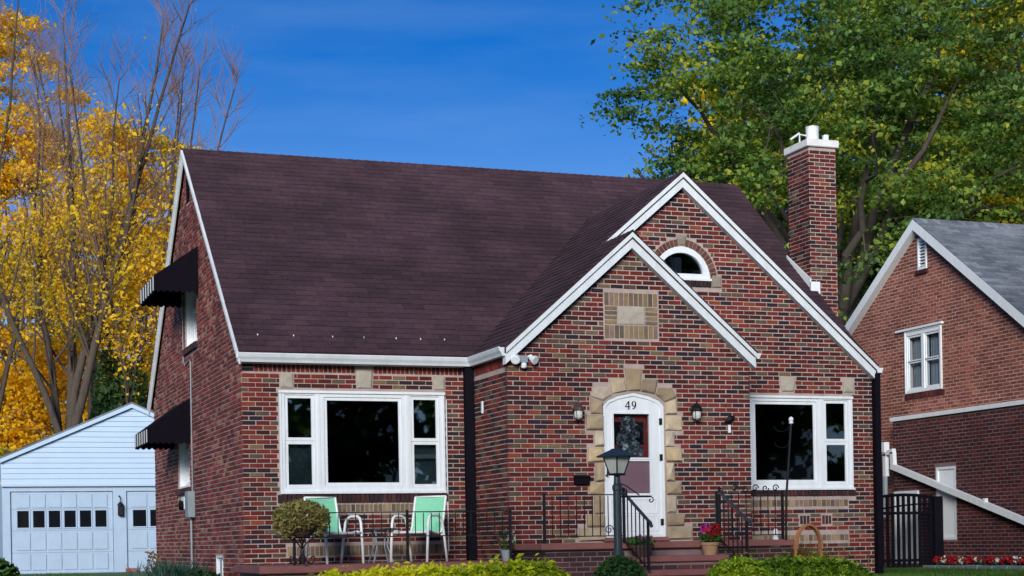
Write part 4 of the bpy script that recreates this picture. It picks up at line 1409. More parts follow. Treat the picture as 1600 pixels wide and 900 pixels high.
def stair_rail(x, label):
    t = thing('handrail', label, 'handrail', (x, -1.2, TZ), 'iron handrails at the steps')
    MB().tube([(x, -1.20, 2.15), (x, -1.26, 2.15), (x, -1.95, 1.80), (x, -2.02, 1.77), (x, -2.05, 1.72)], .020, 6).build('rail', M['lamppost'], t)
    MB().box((x - .014, -1.235, TZ - .01), (x + .014, -1.207, 2.23)).build('post', M['black'], t)
    MB().box((x - .014, -1.96, 1.185), (x + .014, -1.932, 1.80)).build('post', M['black'], t)
    for k in range(1, 6):
        y = -1.22 - k * .12
        zt_ = 2.14 + (y + 1.26) * .507
        MB().box((x - .006, y - .006, 1.52 + (y + 1.22) * .5), (x + .006, y + .006, zt_)).build('baluster', M['black'], t)
    MB().tube([(x, -1.22, 1.56), (x, -1.95, 1.20)], .009, 5).build('bottom_rail', M['black'], t)
    MB().tube([(x, p[0] - 1.27, p[2] + 2.17) for p in spiral((0, 0, 0), .05, 1.3, (1, 0))], .008, 5).build('scroll', M['black'], t)
stair_rail(1.10, 'iron handrail of the steps on the lamp post side')
stair_rail(2.46, 'iron handrail of the steps beside the clay flower pot')

# chairs, table
def sling_chair(label, loc, rz):
    t = thing('patio_chair', label, 'chair', loc, 'patio chairs', rz)
    for s in (-1, 1):
        x = s * .275
        pts = [(x, -.27, 0), (x, -.245, .30), (x, -.225, .52), (x, -.20, .585), (x, -.14, .615), (x, .02, .615), (x, .10, .59), (x, .15, .53), (x, .20, .34), (x, .27, 0)]
        MB().tube(pts, .0185, 8).build('arm_frame', M['chairwhite'], t, local=True, smooth=True)
        xs = s * .235
        MB().tube([(xs, -.245, .405), (xs, -.18, .415), (xs, .12, .375), (xs, .19, .395), (xs, .23, .47), (xs, .33, .86), (xs, .335, .875)], .016, 8).build('seat_rail', M['chairwhite'], t, local=True, smooth=True)
    MB().tube([(-.275, -.235, .395), (.275, -.235, .395)], .019, 8).build('front_bar', M['chairwhite'], t, local=True, smooth=True)
    MB().tube([(-.275, .19, .36), (.275, .19, .36)], .014, 8).build('rear_bar', M['chairwhite'], t, local=True, smooth=True)
    MB().tube([(-.235, .335, .875), (.235, .335, .875)], .012, 8).build('back_bar', M['chairwhite'], t, local=True, smooth=True)
    prof = [(-.235, .41), (-.10, .395), (.10, .368), (.18, .378), (.225, .44), (.25, .55), (.29, .70), (.33, .872)]
    vs = []
    for (y, z) in prof:
        for i in range(5):
            q = i / 4
            sag = -.018 * math.sin(math.pi * q)
            vs.append((-.232 + .464 * q, y - (sag if z > .45 else 0), z + (sag if z < .45 else 0)))
    fs = [(r_ * 5 + i, r_ * 5 + i + 1, r_ * 5 + i + 6, r_ * 5 + i + 5) for r_ in range(len(prof) - 1) for i in range(4)]
    n = len(vs)
    vs2 = vs + [(x, y + .006, z - .006) for x, y, z in vs]
    fs2 = fs + [tuple(n + i for i in f)[::-1] for f in fs]
    mesh_obj('sling', vs2, fs2, M['mint'], t, local=True, smooth=True)
    return t
def copy_thing(t, loc, rz, label):
    c = t.copy()
    link(c)
    c.location, c.rotation_euler = loc, (0, 0, rz)
    c['label'] = label
    for ch in list(t.children):
        d = ch.copy()
        link(d)
        d.parent = c
        for g in ch.children:
            e = g.copy()
            link(e)
            e.parent = d
    return c
ch1 = sling_chair('mint green patio chair with white frame standing clear of the basket', (-1.06, .62, PZ), R(-47))
ch2 = copy_thing(ch1, (-2.22, .60, PZ), R(18), 'mint green patio chair partly hidden behind the hanging basket')

t = thing('side_table', 'small dark patio table between the two green chairs', 'table', (-1.55, .75, PZ))
MB().lathe([(.21, .435), (.215, .44), (.215, .452), (.21, .456)], t.location, 20).build('table_top', M['lamppost'], t)
for k in range(4):
    a = math.pi / 4 + k * math.pi / 2
    MB().tube([(t.location.x + .13 * math.cos(a), t.location.y + .13 * math.sin(a), PZ + .435), (t.location.x + .10 * math.cos(a), t.location.y + .10 * math.sin(a), PZ + .22), (t.location.x + .19 * math.cos(a), t.location.y + .19 * math.sin(a), PZ)], .010, 6).build('leg', M['meter'], t)

# hanging plant on its stand
t = thing('plant_stand', 'black wrought iron plant stand with curled feet on the patio edge', 'plant stand', (-2.86, -.33, PZ))
cxp, cyp = -2.86, -.33
MB().tube([(cxp, cyp, PZ + .03), (cxp, cyp, 1.66)], .012, 6).build('stem', M['black'], t)
for k in range(4):
    a = k * math.pi / 2
    ax = (math.cos(a), math.sin(a))
    pts = [(cxp + ax[0] * r, cyp + ax[1] * r, PZ + z) for r, z in ((.0, .22), (.02, .13), (.06, .05), (.11, .02), (.15, .04), (.165, .08), (.145, .11), (.115, .10), (.11, .075))]
    MB().tube(pts, .010, 6).build('foot', M['black'], t)
    pts = [(cxp + ax[0] * r, cyp + ax[1] * r, z) for r, z in ((.0, 1.52), (.06, 1.60), (.15, 1.66), (.19, 1.70))]
    MB().tube(pts, .009, 6).build('arm', M['black'], t)
MB().tube([(cxp + .19 * math.cos(a), cyp + .19 * math.sin(a), 1.70) for a in [2 * math.pi * i / 20 for i in range(21)]], .008, 5).build('ring', M['black'], t)
t = thing('potted_plant', 'bushy olive green plant in a basket on black iron stand', 'plant', (cxp, cyp, 1.68))
MB().lathe([(.10, 0), (.17, .10), (.185, .16), (.17, .16), (.15, .14)], (cxp, cyp, 1.665), 16).build('pot', M['brownpot'], t)
lf = np.concatenate([blob(2200, (cxp, cyp, 1.92), (.36, .34, .20), nprng, .3), blob(500, (cxp - .20, cyp, 1.80), (.16, .2, .16), nprng), blob(500, (cxp + .20, cyp, 1.82), (.17, .2, .17), nprng), blob(500, (cxp, cyp, 2.04), (.22, .2, .10), nprng)])
quads_obj('foliage', leaf_quads(lf, .055, nprng, .2, .45), M['leaf_fern'], t)

# pots with flowers on the steps
def flower_pot(loc, r, h, mat, label, petal, fl_h, n_f, pink=0):
    t = thing('flower_pot', label, 'flower pot', loc, 'flower pots on the steps')
    MB().lathe([(r * .72, 0), (r * .95, h * .75), (r * 1.05, h * .78), (r * 1.08, h), (r * .95, h), (r * .9, h * .85)], loc, 18).build('pot', M[mat], t)
    c = (loc[0], loc[1], loc[2] + h)
    quads_obj('foliage', leaf_quads(blob(260, (c[0], c[1], c[2] + fl_h * .35), (r * 1.3, r * 1.2, fl_h * .5), nprng), .05, nprng, .3), M['leaf_plant'], t)
    quads_obj('blossoms', leaf_quads(blob(n_f, (c[0] + .02, c[1] - .02, c[2] + fl_h * .75), (r * 1.1, r, fl_h * .42), nprng), .05, nprng, .2, .9), M[petal], t)
    if pink:
        quads_obj('blossoms', leaf_quads(blob(pink, (c[0] - .06, c[1] - .03, c[2] + fl_h * .85), (r * .7, r * .6, fl_h * .3), nprng), .045, nprng, .2, .9), M['petal_pink'], t)
flower_pot((2.24, -1.36, 1.355), .115, .16, 'terracotta', 'tan clay pot of red and pink flowers on upper step', 'petal_red', .20, 130, 60)
flower_pot((1.24, -1.44, 1.355), .15, .14, 'brownpot', 'brown pot of trailing purple petunias by the handrail', 'petal_pink', .14, 14)
t = thing('potted_plant', 'small white flowering plant in pot at the inner brick corner', 'plant', (-.12, -.20, PZ))
MB().lathe([(.05, 0), (.075, .12), (.08, .14), (.06, .14)], (-.12, -.20, PZ), 14).build('pot', M['meter'], t)
quads_obj('foliage', leaf_quads(blob(160, (-.12, -.2, PZ + .26), (.12, .1, .15), nprng), .045, nprng, .2, .4), M['leaf_plant'], t)
quads_obj('blossoms', leaf_quads(blob(18, (-.12, -.24, PZ + .32), (.12, .06, .12), nprng), .045, nprng, .2, .9), M['petal_white'], t)

# wicker hoop basket, pole
t = thing('wicker_basket', 'brown wicker basket with tall hoop handle on the porch end', 'basket', (3.72, -1.30, 1.0))
m = MB()
for dy in (-.03, .0, .03):
    m.tube([(3.72 + .19 * math.cos(a), -1.3 + dy, 1.40 + .32 * math.sin(a)) for a in [math.pi * i / 16 for i in range(17)]], .018, 6)
m.tube([(3.53, -1.30, 1.40), (3.52, -1.30, 1.2)], .025, 6)
m.tube([(3.91, -1.30, 1.40), (3.92, -1.30, 1.2)], .025, 6)
m.build('handle', M['wicker'], t)
m = MB()
for k in range(7):
    z = 1.0 + k * .045
    r = .16 + .012 * k
    m.tube([(3.72 + r * 1.25 * math.cos(a), -1.3 + r * math.sin(a), z) for a in [2 * math.pi * i / 20 for i in range(21)]], .022, 6)
m.build('bowl', M['wicker'], t)
t = thing('garden_pole', 'slim dark pole with white ball finial before the right window', 'pole', (3.43, -1.22, TZ))
MB().tube([(3.425, -1.235, TZ), (3.44, -1.235, 2.1), (3.525, -1.235, 3.05)], .016, 6).build('pole', M['black'], t)
MB().lathe([(.004, -.05), (.03, -.035), (.024, -.01), (.034, .015), (.026, .04), (.004, .055)], (3.53, -1.235, 3.10), 12).build('finial', M['white'], t)
t = thing('garden_ornament', 'small white garden ornament below the right window', 'ornament', (4.38, .75, GZ))
MB().lathe([(.05, 0), (.05, .42), (.07, .48), (.05, .58), (.035, .62), (.05, .68), (.02, .74)], (4.38, .75, GZ), 12).build('figure', M['white_old'], t)

# ------------------------------------------------------------------ lamp post
lx, ly = -.73, -5.17
gzl = ground_z(ly)
t = thing('lamp_post', 'dark garden lamp post with four sided lantern before the door', 'lamp post', (lx, ly, gzl))
MB().lathe([(.065, 0), (.065, .10), (.045, .13), (.042, 1.45), (.05, 1.46), (.05, 1.50), (.035, 1.52), (.03, 2.22 - gzl)], (lx, ly, gzl), 16).build('post', M['lamppost'], t)
def sq(r0, z0, r1, z1, c=(0, 0), rot=R(22)):
    def ring(r, z):
        return [(lx + r * math.cos(rot + math.pi / 4 + k * math.pi / 2), ly + r * math.sin(rot + math.pi / 4 + k * math.pi / 2), z) for k in range(4)]
    return ring(r0, z0), ring(r1, z1)
a, b = sq(.075, 2.235, .135, 2.405)
for k in range(4):
    MB().tube([a[k], b[k]], .008, 5).build('lantern_bar', M['black'], t)
    q = (k + 1) % 4
    s = .012
    vs = [a[k], a[q], b[q], b[k]]
    cen = Vector((lx, ly, 2.32))
    vs2 = [tuple(Vector(v) + (cen - Vector(v)) * .06) for v in vs]
    mesh_obj('lantern_pane', vs + vs2, [(0, 1, 2, 3), (7, 6, 5, 4), (0, 4, 5, 1), (1, 5, 6, 2), (2, 6, 7, 3), (3, 7, 4, 0)], M['lampglass'], t)
m = MB()
p, q = sq(.20, 2.398, .205, 2.41)
r_, s_ = sq(.06, 2.475, .05, 2.485)
m.add(p + q + r_ + s_, [(0, 1, 2, 3)] + [(i, (i + 1) % 4, (i + 1) % 4 + 4, i + 4) for i in range(4)] + [(4 + i, 4 + (i + 1) % 4, 8 + (i + 1) % 4, 8 + i) for i in range(4)] + [(8 + i, 8 + (i + 1) % 4, 12 + (i + 1) % 4, 12 + i) for i in range(4)] + [(12, 13, 14, 15)])
m.build('lantern_roof', M['lamppost'], t)
p, q = sq(.085, 2.215, .085, 2.237)
MB().hexa(p + q).build('lantern_base', M['black'], t)
MB().lathe([(.012, 0), (.02, .02), (.03, .06), (.02, .10), (.004, .12)], (lx, ly, 2.24), 10).build('bulb', M['milk'], t)
m = MB()
m.tube([(lx, ly, 2.0), (lx + .36, ly - .02, 2.0)], .009, 6)
m.tube([(lx + .02, ly, 2.14), (lx + .10, ly, 2.11), (lx + .24, ly - .01, 2.015)], .006, 5)
m.tube([(lx + .36 + p_[0], ly - .02, 1.965 + p_[2]) for p_ in spiral((0, 0, 0), .035, 1, (1, 0), flip=-1, start=math.pi / 2)], .006, 5)
m.tube([(lx + .10, ly - .01, 2.0), (lx + .10, ly - .01, 2.07)], .007, 5)
m.build('sign_bracket', M['black'], t)

# ================================================================== hedges and plants
def ellipsoid_leaves(n, c, rad, size, r, up=.3, shell=.55):
    return leaf_quads(blob(n, c, rad, r, shell), size, r, up)
def hedge(x0, x1, yc, ztop0, ztop1, n, label, mat, wid=.34, taper=None, size=.065):
    gz = ground_z(yc) - .02
    t = thing('hedge', label, 'hedge', ((x0 + x1) / 2, yc, gz), 'low clipped hedges along the front')
    r = nprng
    u = r.uniform(0, 1, n)
    x = x0 + (x1 - x0) * u
    zt = ztop0 + (ztop1 - ztop0) * u
    bump = .012 * np.sin(x * 5.1 + 1) + .012 * np.sin(x * 11.3) + .012 * np.sin(x * 23.0)
    zt = zt + bump
    end = np.minimum(1, np.minimum(u * (x1 - x0), (1 - u) * (x1 - x0)) / .35)
    zt = gz + (zt - gz) * (.35 + .65 * np.sqrt(np.maximum(0, 1 - (1 - end) ** 2)))
    th = r.uniform(-math.pi * .12, math.pi * 1.12, n)
    k = r.uniform(.55, 1, n) ** .4
    y = yc + wid * np.cos(th) * k
    z = gz + (zt - gz) * (.45 + .55 * np.sin(th) * k) + r.normal(0, .015, n)
    pts = np.stack([x, y, z], 1)
    nn = int(n * .10)     # loose shoots above the clip line
    idx = r.integers(0, n, nn)
    sh = np.stack([x[idx], yc + wid * .7 * r.uniform(-1, 1, nn), zt[idx] + r.exponential(.022, nn)], 1)
    quads_obj('foliage', leaf_quads(np.concatenate([pts, sh]), size, r, .35, .5), M[mat], t)
    m = MB()
    for i in range(int((x1 - x0) / .3)):
        xx = x0 + .15 + i * .3
        m.tube([(xx, yc, gz - .05), (xx + .03, yc + .02, gz + .35)], .012, 5)
    m.build('stems', M['twig'], t)
hedge(-3.5, -.45, -3.15, 1.215, 1.30, 15000, 'bright yellow green hedge below the patio and chairs', 'leaf_hedge')
hedge(1.32, 3.40, -3.15, 1.285, 1.235, 11000, 'green and yellow hedge right of the front steps', 'leaf_hedge2')
t = thing('boxwood', 'round dark green boxwood at the foot of the lamp post', 'shrub', (-1.06, -5.95, ground_z(-5.95)))
quads_obj('foliage', ellipsoid_leaves(7000, (-1.06, -5.95, 1.02), (.30, .30, .40), .035, nprng, .3, .45), M['leaf_box'], t)
MB().tube([(-1.06, -5.95, .45), (-1.05, -5.95, .9)], .02, 6).build('stem', M['twig'], t)

def blades(n, c, rad, h, w_, r, lean=.45):
    base = np.stack([c[0] + rad[0] * r.normal(0, .5, n), c[1] + rad[1] * r.normal(0, .5, n), np.full(n, c[2])], 1)
    hh = h * r.uniform(.5, 1.1, n)
    a = r.uniform(0, 2 * math.pi, n)
    d = np.stack([np.cos(a), np.sin(a), np.zeros(n)], 1)
    s = np.stack([-np.sin(a), np.cos(a), np.zeros(n)], 1) * w_ / 2
    mid = base + d * (hh * lean * .3)[:, None] + np.array((0, 0, 1)) * (hh * .6)[:, None]
    tip = base + d * (hh * lean)[:, None] + np.array((0, 0, 1)) * hh[:, None]
    q1 = np.stack([base - s, base + s, mid + s * .8, mid - s * .8], 1)
    q2 = np.stack([mid - s * .8, mid + s * .8, tip + s * .1, tip - s * .1], 1)
    return np.concatenate([q1, q2])
t = thing('ornamental_grass', 'blue green tuft of long leaves beside the side brick wall', 'plant', (-3.75, 4.2, GZ))
quads_obj('leaves', blades(420, (-3.75, 4.2, GZ), (.42, 1.0), .42, .03, nprng), M['leaf_blue'], t)
t = thing('leafy_plant', 'dark green leafy plants along the foot of side brick wall', 'plant', (-3.55, 3.2, GZ))
quads_obj('leaves', leaf_quads(blob(1300, (-3.55, 3.3, GZ + .10), (.28, 1.5, .20), nprng), .09, nprng, .4), M['leaf_dark'], t)
t = thing('dry_plant', 'rust brown spire plant at the far corner of brick wall', 'plant', (-3.5, 8.2, GZ))
quads_obj('leaves', leaf_quads(np.stack([-3.5 + nprng.normal(0, .07, 300), 8.2 + nprng.normal(0, .07, 300), GZ + .55 * nprng.uniform(0, 1, 300) ** 1.4], 1), .07, nprng, .2, .4), M['leaf_rust'], t)
t = thing('leafy_bush', 'green large leaved bush at the garage corner of the lawn', 'bush', (-6.35, 4.4, GZ))
quads_obj('foliage', leaf_quads(blob(900, (-6.35, 4.4, GZ + .22), (.42, .4, .30), nprng, .4), .11, nprng, .4, .7), M['leaf_plant'], t)
quads_obj('blossoms', leaf_quads(blob(10, (-6.15, 4.2, GZ + .25), (.2, .2, .15), nprng), .05, nprng, .3, .9), M['petal_white'], t)
t = thing('dry_grass', 'tan dry grasses behind the hedge below right window', 'plant', (3.6, -.6, GZ))
quads_obj('leaves', blades(700, (4.0, -.5, GZ), (.55, .3), .52, .018, nprng, .35), M['leaf_rust'], t)
# lawn blades where the turf shows near the camera side
xs = np.concatenate([nprng.uniform(5.2, 10, 26000), nprng.uniform(-9, -3.4, 9000)])
ys = np.concatenate([nprng.uniform(-2.5, 4.6, 26000), nprng.uniform(4, 23, 9000)])
Q = []
a = nprng.uniform(0, 2 * math.pi, len(xs))
hh = nprng.uniform(.03, .065, len(xs))
bs = np.stack([xs, ys, np.full(len(xs), GZ - .003)], 1)
s = np.stack([-np.sin(a), np.cos(a), np.zeros(len(xs))], 1) * .007
d = np.stack([np.cos(a), np.sin(a), np.zeros(len(xs))], 1) * (hh * .4)[:, None]
bs[:, 2] = [ground_z(y) - .003 for y in ys]
g = quads_obj('grass', np.stack([bs - s, bs + s, bs + d + s * .15 + np.array((0, 0, 1)) * hh[:, None], bs + d - s * .15 + np.array((0, 0, 1)) * hh[:, None]], 1), M['leaf_lawn'])
tag(g, 'short green lawn grass beside the house', 'grass', kind='stuff')

# ================================================================== garage
GY = 24.0
gx0, gx1, gap = -5.13, 1.50, -1.82
gar = thing('garage', 'white sided gable garage with two panelled doors behind the house', 'garage', (gap, GY, GZ))
gw = [(gx0, .9), (gx1, .9), (gx1, 3.27), (gx0, 3.27)]
dA, dB = (-4.93, -2.33), (-1.99, .95)
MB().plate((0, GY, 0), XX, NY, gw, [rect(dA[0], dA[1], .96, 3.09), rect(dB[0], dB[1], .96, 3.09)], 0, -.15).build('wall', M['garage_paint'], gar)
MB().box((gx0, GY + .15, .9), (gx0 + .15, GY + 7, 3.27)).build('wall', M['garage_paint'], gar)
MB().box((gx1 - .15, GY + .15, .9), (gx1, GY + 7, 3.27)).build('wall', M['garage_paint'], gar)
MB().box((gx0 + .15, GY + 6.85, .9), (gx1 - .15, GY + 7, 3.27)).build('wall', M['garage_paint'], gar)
GSL = .435
ez, az = 3.93, 5.38
hw = (az - ez) / GSL
def gz_(x):
    return az - GSL * abs(x - gap)
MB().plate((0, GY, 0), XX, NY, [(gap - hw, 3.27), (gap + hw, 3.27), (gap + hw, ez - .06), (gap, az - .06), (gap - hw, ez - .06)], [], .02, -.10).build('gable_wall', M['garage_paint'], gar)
k = 0
LAP = .137
z = 3.28
while z < az - .1:
    z1_ = min(z + LAP, az - .05)
    xa, xb = gap - (az - .05 - z) / GSL, gap + (az - .05 - z) / GSL
    xc, xd = gap - (az - .05 - z1_) / GSL, gap + (az - .05 - z1_) / GSL
    lim0, lim1 = gap - hw + .02, gap + hw - .02
    xa, xb, xc, xd = max(xa, lim0), min(xb, lim1), max(xc, lim0), min(xd, lim1)
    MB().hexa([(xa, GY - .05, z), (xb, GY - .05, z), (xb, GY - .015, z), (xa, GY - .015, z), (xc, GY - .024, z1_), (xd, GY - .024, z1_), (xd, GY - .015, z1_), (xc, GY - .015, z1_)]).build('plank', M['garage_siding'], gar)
    z += LAP
for s in (-1, 1):
    rr = MB()
    xo = gap + s * (hw + .02)
    rr.hexa([(gap, GY - .14, az), (xo, GY - .14, gz_(xo)), (xo, GY + 7.1, gz_(xo)), (gap, GY + 7.1, az), (gap, GY - .14, az + .05), (xo, GY - .14, gz_(xo) + .05), (xo, GY + 7.1, gz_(xo) + .05), (gap, GY + 7.1, az + .05)])
    rr.build('roof', M['shingle_grey'], gar)
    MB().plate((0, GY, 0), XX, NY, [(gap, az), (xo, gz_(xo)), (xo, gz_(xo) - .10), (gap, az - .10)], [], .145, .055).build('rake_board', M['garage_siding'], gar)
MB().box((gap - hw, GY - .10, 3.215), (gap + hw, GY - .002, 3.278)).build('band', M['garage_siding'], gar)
def garage_door(a, b):
    y = GY + .06
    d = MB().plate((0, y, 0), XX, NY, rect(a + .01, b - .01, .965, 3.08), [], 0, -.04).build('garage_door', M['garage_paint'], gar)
    cols, mar = 6, .12
    cw = (b - a - 2 * mar) / cols
    rows = [(2.66, 3.02), (2.13, 2.60), (1.56, 2.02), (1.04, 1.46)]
    for r_, (z0, z1) in enumerate(rows):
        for c in range(cols):
            x0 = a + mar + c * cw
            if r_ == 1:
                MB().box((x0 + .05, y - .014, z0 + .02), (x0 + cw - .05, y - .002, z1 - .01)).build('pane', M['darkpane'], d)
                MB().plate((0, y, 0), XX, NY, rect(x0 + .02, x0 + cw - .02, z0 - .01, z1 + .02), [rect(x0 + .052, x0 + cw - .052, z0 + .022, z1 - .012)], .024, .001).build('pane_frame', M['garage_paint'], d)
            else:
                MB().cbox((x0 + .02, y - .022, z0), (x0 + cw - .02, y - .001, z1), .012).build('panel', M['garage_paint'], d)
    for z0 in (1.50, 2.07, 2.63):
        MB().box((a + .012, y - .006, z0 - .006), (b - .012, y - .001, z0 + .006)).build('section_joint', M['meter'], d)
    return d
garage_door(*dA)
garage_door(*dB)
gl2 = thing('wall_lamp', 'small black lantern on the post between garage doors', 'lamp', (-2.16, GY, 2.3))
MB().cbox((-2.22, GY - .16, 2.43), (-2.09, GY - .02, 2.70), .02).build('lantern', M['black'], gl2)
MB().lathe([(.09, 0), (.06, .06), (.02, .10)], (-2.155, GY - .09, 2.70), 8).build('hood', M['black'], gl2)
MB().tube([(-2.155, GY - .09, 2.79), (-2.155, GY - .11, 2.90), (-2.18, GY - .06, 2.97), (-2.18, GY, 2.93)], .012, 5).build('hook', M['black'], gl2)
t = thing('brick_block', 'small reddish block on the ground at the garage post', 'brick', (-1.93, GY - .25, GZ))
MB().cbox((-2.06, GY - .32, GZ), (-1.78, GY - .18, GZ + .10), .01).build('block', M['slab'], t)

# ================================================================== neighbour's house
XN, XW = 10.3, 10.0
NY0, NYP, NZP, NSL = 1.6, 5.72, 7.42, .695
NYR = 2 * NYP - NY0
def nroof(y):
    return NZP - NSL * abs(y - NYP)
nb = thing('neighbour_house', 'reddish brick house with blue grey roof beyond the iron gate', 'house', (13, 5.7, GZ))
wN = rect(5.08, 6.24, 4.22, 5.40)
vN = rect(5.50, 5.78, 6.48, 7.06)
pg = [(NY0, .85), (NYR, .85), (NYR, nroof(NYR) - .1), (NYP, NZP - .1), (NY0, nroof(NY0) - .1)]
GN = ((XN, 0, 0), (0, 1, 0), (-1, 0, 0))
MB().plate(*GN, pg, [wN, vN], 0, -.25).build('wall', M['mortar_nbr'], nb)
MB().box((XN + .25, NY0, .85), (21, NY0 + .25, nroof(NY0) - .1)).build('wall', M['mortar_nbr'], nb)
MB().box((XN + .25, NYR - .25, .85), (21, NYR, nroof(NYR) - .1)).build('wall', M['mortar_nbr'], nb)
MB().plate((21, 0, 0), (0, 1, 0), (1, 0, 0), pg, [], 0, -.25).build('wall', M['mortar_nbr'], nb)
LWY = (-1.6, 6.25)
LT = 3.70
wP = rect(4.30, 4.91, 1.47, 2.78)
sdr = rect(5.44, 6.21, 1.04, 2.38)
GW = ((XW, 0, 0), (0, 1, 0), (-1, 0, 0))
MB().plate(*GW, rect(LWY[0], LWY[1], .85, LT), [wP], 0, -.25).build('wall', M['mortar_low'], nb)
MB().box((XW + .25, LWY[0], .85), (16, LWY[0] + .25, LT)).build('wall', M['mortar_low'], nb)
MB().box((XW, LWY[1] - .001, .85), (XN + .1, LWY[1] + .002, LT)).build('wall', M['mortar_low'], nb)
up = lay(pg, [wN, vN, rect(5.0, 6.32, 4.10, 4.22), rect(NY0 - .1, LWY[1], .8, LT + .06)], .87, rng, (0, 0))
P1 = Pile()
P1.add(*brick_array(up, *GN, nprng, .0035))
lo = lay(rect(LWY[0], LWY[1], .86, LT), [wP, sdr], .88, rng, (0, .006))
nc, rest = [], []
for b in lo:
    pos = Vector((XW - .004, (b[0] + b[1]) / 2, (b[2] + b[3]) / 2))
    x, y, f = view_px(pos)
    nc.append(((1 / f if (b[4] and x < 1604 and 655 < y < 870) else 0), pos, (-1, 0, 0), b))
nc.sort(key=lambda q: -q[0])
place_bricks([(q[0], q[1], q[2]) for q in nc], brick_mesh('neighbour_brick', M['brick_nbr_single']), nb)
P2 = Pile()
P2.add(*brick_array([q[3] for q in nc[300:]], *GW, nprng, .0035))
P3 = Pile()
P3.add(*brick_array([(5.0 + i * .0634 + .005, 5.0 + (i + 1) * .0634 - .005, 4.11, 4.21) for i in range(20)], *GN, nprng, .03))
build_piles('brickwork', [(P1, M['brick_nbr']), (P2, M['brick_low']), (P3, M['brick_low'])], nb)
b_ = MB().box((XW - .05, LWY[0] - .05, LT), (XN - .002, LWY[1] + .03, LT + .075)).build('coping', M['white'], nb)
MB().box((XN + .26, LWY[0], LT), (16, 1.59, LT + .07)).build('porch_roof', M['white_old'], nb)
# upper window
zm = 4.80
fw_ = window(nb, *GN, (5.08, 6.24, 4.22, 5.40), [(5.17, 5.58, 4.84, 5.26), (5.17, 5.58, 4.32, 4.78), (5.74, 6.13, 4.84, 5.26), (5.74, 6.13, 4.32, 4.78)], frame_d=(.02, -.1), sash=.04, pane='dimglass')
for l in ((5.15, 5.60), (5.72, 6.15)):
    drape(*GN, l[0], l[1], 4.30, 5.28, .12, 'blind', fw_, .012, 5)
MB().plate(*GN, rect(5.02, 6.50, 5.40, 5.44), [], .06, 0).build('head_trim', M['white'], fw_)
# louvre vent
fv = MB().plate(*GN, vN, [rect(5.54, 5.74, 6.53, 7.01)], .02, -.1).build('gable_vent', M['white'], nb)
for k in range(8):
    z = 6.545 + k * .058
    MB().hexa([(XN - .01, 5.545, z), (XN + .06, 5.545, z + .04), (XN + .06, 5.735, z + .04), (XN - .01, 5.735, z), (XN - .01, 5.545, z + .012), (XN + .06, 5.545, z + .052), (XN + .06, 5.735, z + .052), (XN - .01, 5.735, z + .012)]).build('slat', M['white'], fv)
MB().box((XN - .05, 5.46, 6.40), (XN + .0, 5.82, 6.475)).build('vent_sill', M['brick_low'], fv)
# boarded panel
pb = MB().plate(*GW, shrink(wP, .005), [], -.03, -.07).build('window_board', M['vinyl'], nb)
MB().plate(*GW, wP, [shrink(wP, .05)], -.005, -.03).build('board_frame', M['white'], pb)
# white side door seen between the gate pickets
sdn = MB().plate(*GW, rect(5.50, 6.15, 1.08, 2.32), [], .02, -.02).build('side_door', M['white'], nb)
MB().plate(*GW, rect(5.44, 6.21, 1.04, 2.38), [rect(5.495, 6.155, 1.075, 2.325)], .035, -.02).build('door_frame', M['white'], sdn)
# roof
nr = MB()
XNR = XN - .14
for sgn in (-1, 1):
    ye = NYP + sgn * (NYP - NY0 + .25)
    nr.hexa([(XNR, ye, nroof(ye) - .06), (21.2, ye, nroof(ye) - .06), (21.2, NYP, NZP - .06), (XNR, NYP, NZP - .06), (XNR, ye, nroof(ye)), (21.2, ye, nroof(ye)), (21.2, NYP, NZP), (XNR, NYP, NZP)])
nroofo = nr.build('roof', pm('grey_roof_felt', (.10, .11, .13), .95, .1), nb)
c3 = 1 / math.sqrt(1 + NSL ** 2)
np0 = Vector((0, NY0 - .26, nroof(NY0 - .26) + .002))
nt_ = shingle_rows(np0, None, None, None, (NYP - NY0 + .26) / c3, lambda a, b: [(XNR - .01, 21.2)], rng)
P4 = Pile()
P4.add(*shingle_array(nt_, np0, (1, 0, 0), (0, c3, NSL * c3), (0, -NSL * c3, c3)))
P4.add(*ridge_caps((XNR - .01, NYP, NZP), (21.2, NYP, NZP), (0, 1, 0), NSL))
P4.build('shingle_field', M['shingle_grey'], nroofo)
for sgn in (-1, 1):
    ye = NYP + sgn * (NYP - NY0 + .25)
    MB().plate((XNR, 0, 0), (0, 1, 0), (-1, 0, 0), [(ye, nroof(ye) - .008), (NYP, NZP - .008), (NYP, NZP - .20), (ye, nroof(ye) - .20)], [], .015, -.14).build('rake_board', M['white'], nb)
# leaning downspout
m = MB()
def rbox(a, b, wx, wz):
    a, b = Vector(a), Vector(b)
    d = (b - a).normalized()
    s = Vector((1, 0, 0))
    nrm_ = d.cross(s).normalized()
    m.hexa([tuple(p + s * i * wx + nrm_ * j_ * wz) for p in (a, b) for i, j_ in ((-1, -1), (1, -1), (1, 1), (-1, 1))])
rbox((9.90, 6.36, 2.68), (9.90, 6.36, 3.10), .04, .045)
rbox((9.90, 6.405, 3.10), (9.90, 6.08, 3.14), .04, .045)
rbox((9.90, 6.12, 3.12), (9.90, 6.10, 2.84), .04, .05)
rbox((9.90, 6.15, 2.86), (9.90, 1.0, 1.40), .045, .052)
m.build('downspout', M['white'], nb)
MB().cbox((9.84, 6.30, 3.12), (9.95, 6.48, 3.32), .01).build('downspout_hopper', M['white'], nb)
MB().cbox((9.86, 3.28, 2.10), (9.93, 3.36, 2.17), .01).build('bracket', M['white'], nb)
MB().tube([(9.88, 6.36, 2.68), (9.88, 6.36, 1.9)], .05, 8).build('drain_pipe', M['meter'], nb)

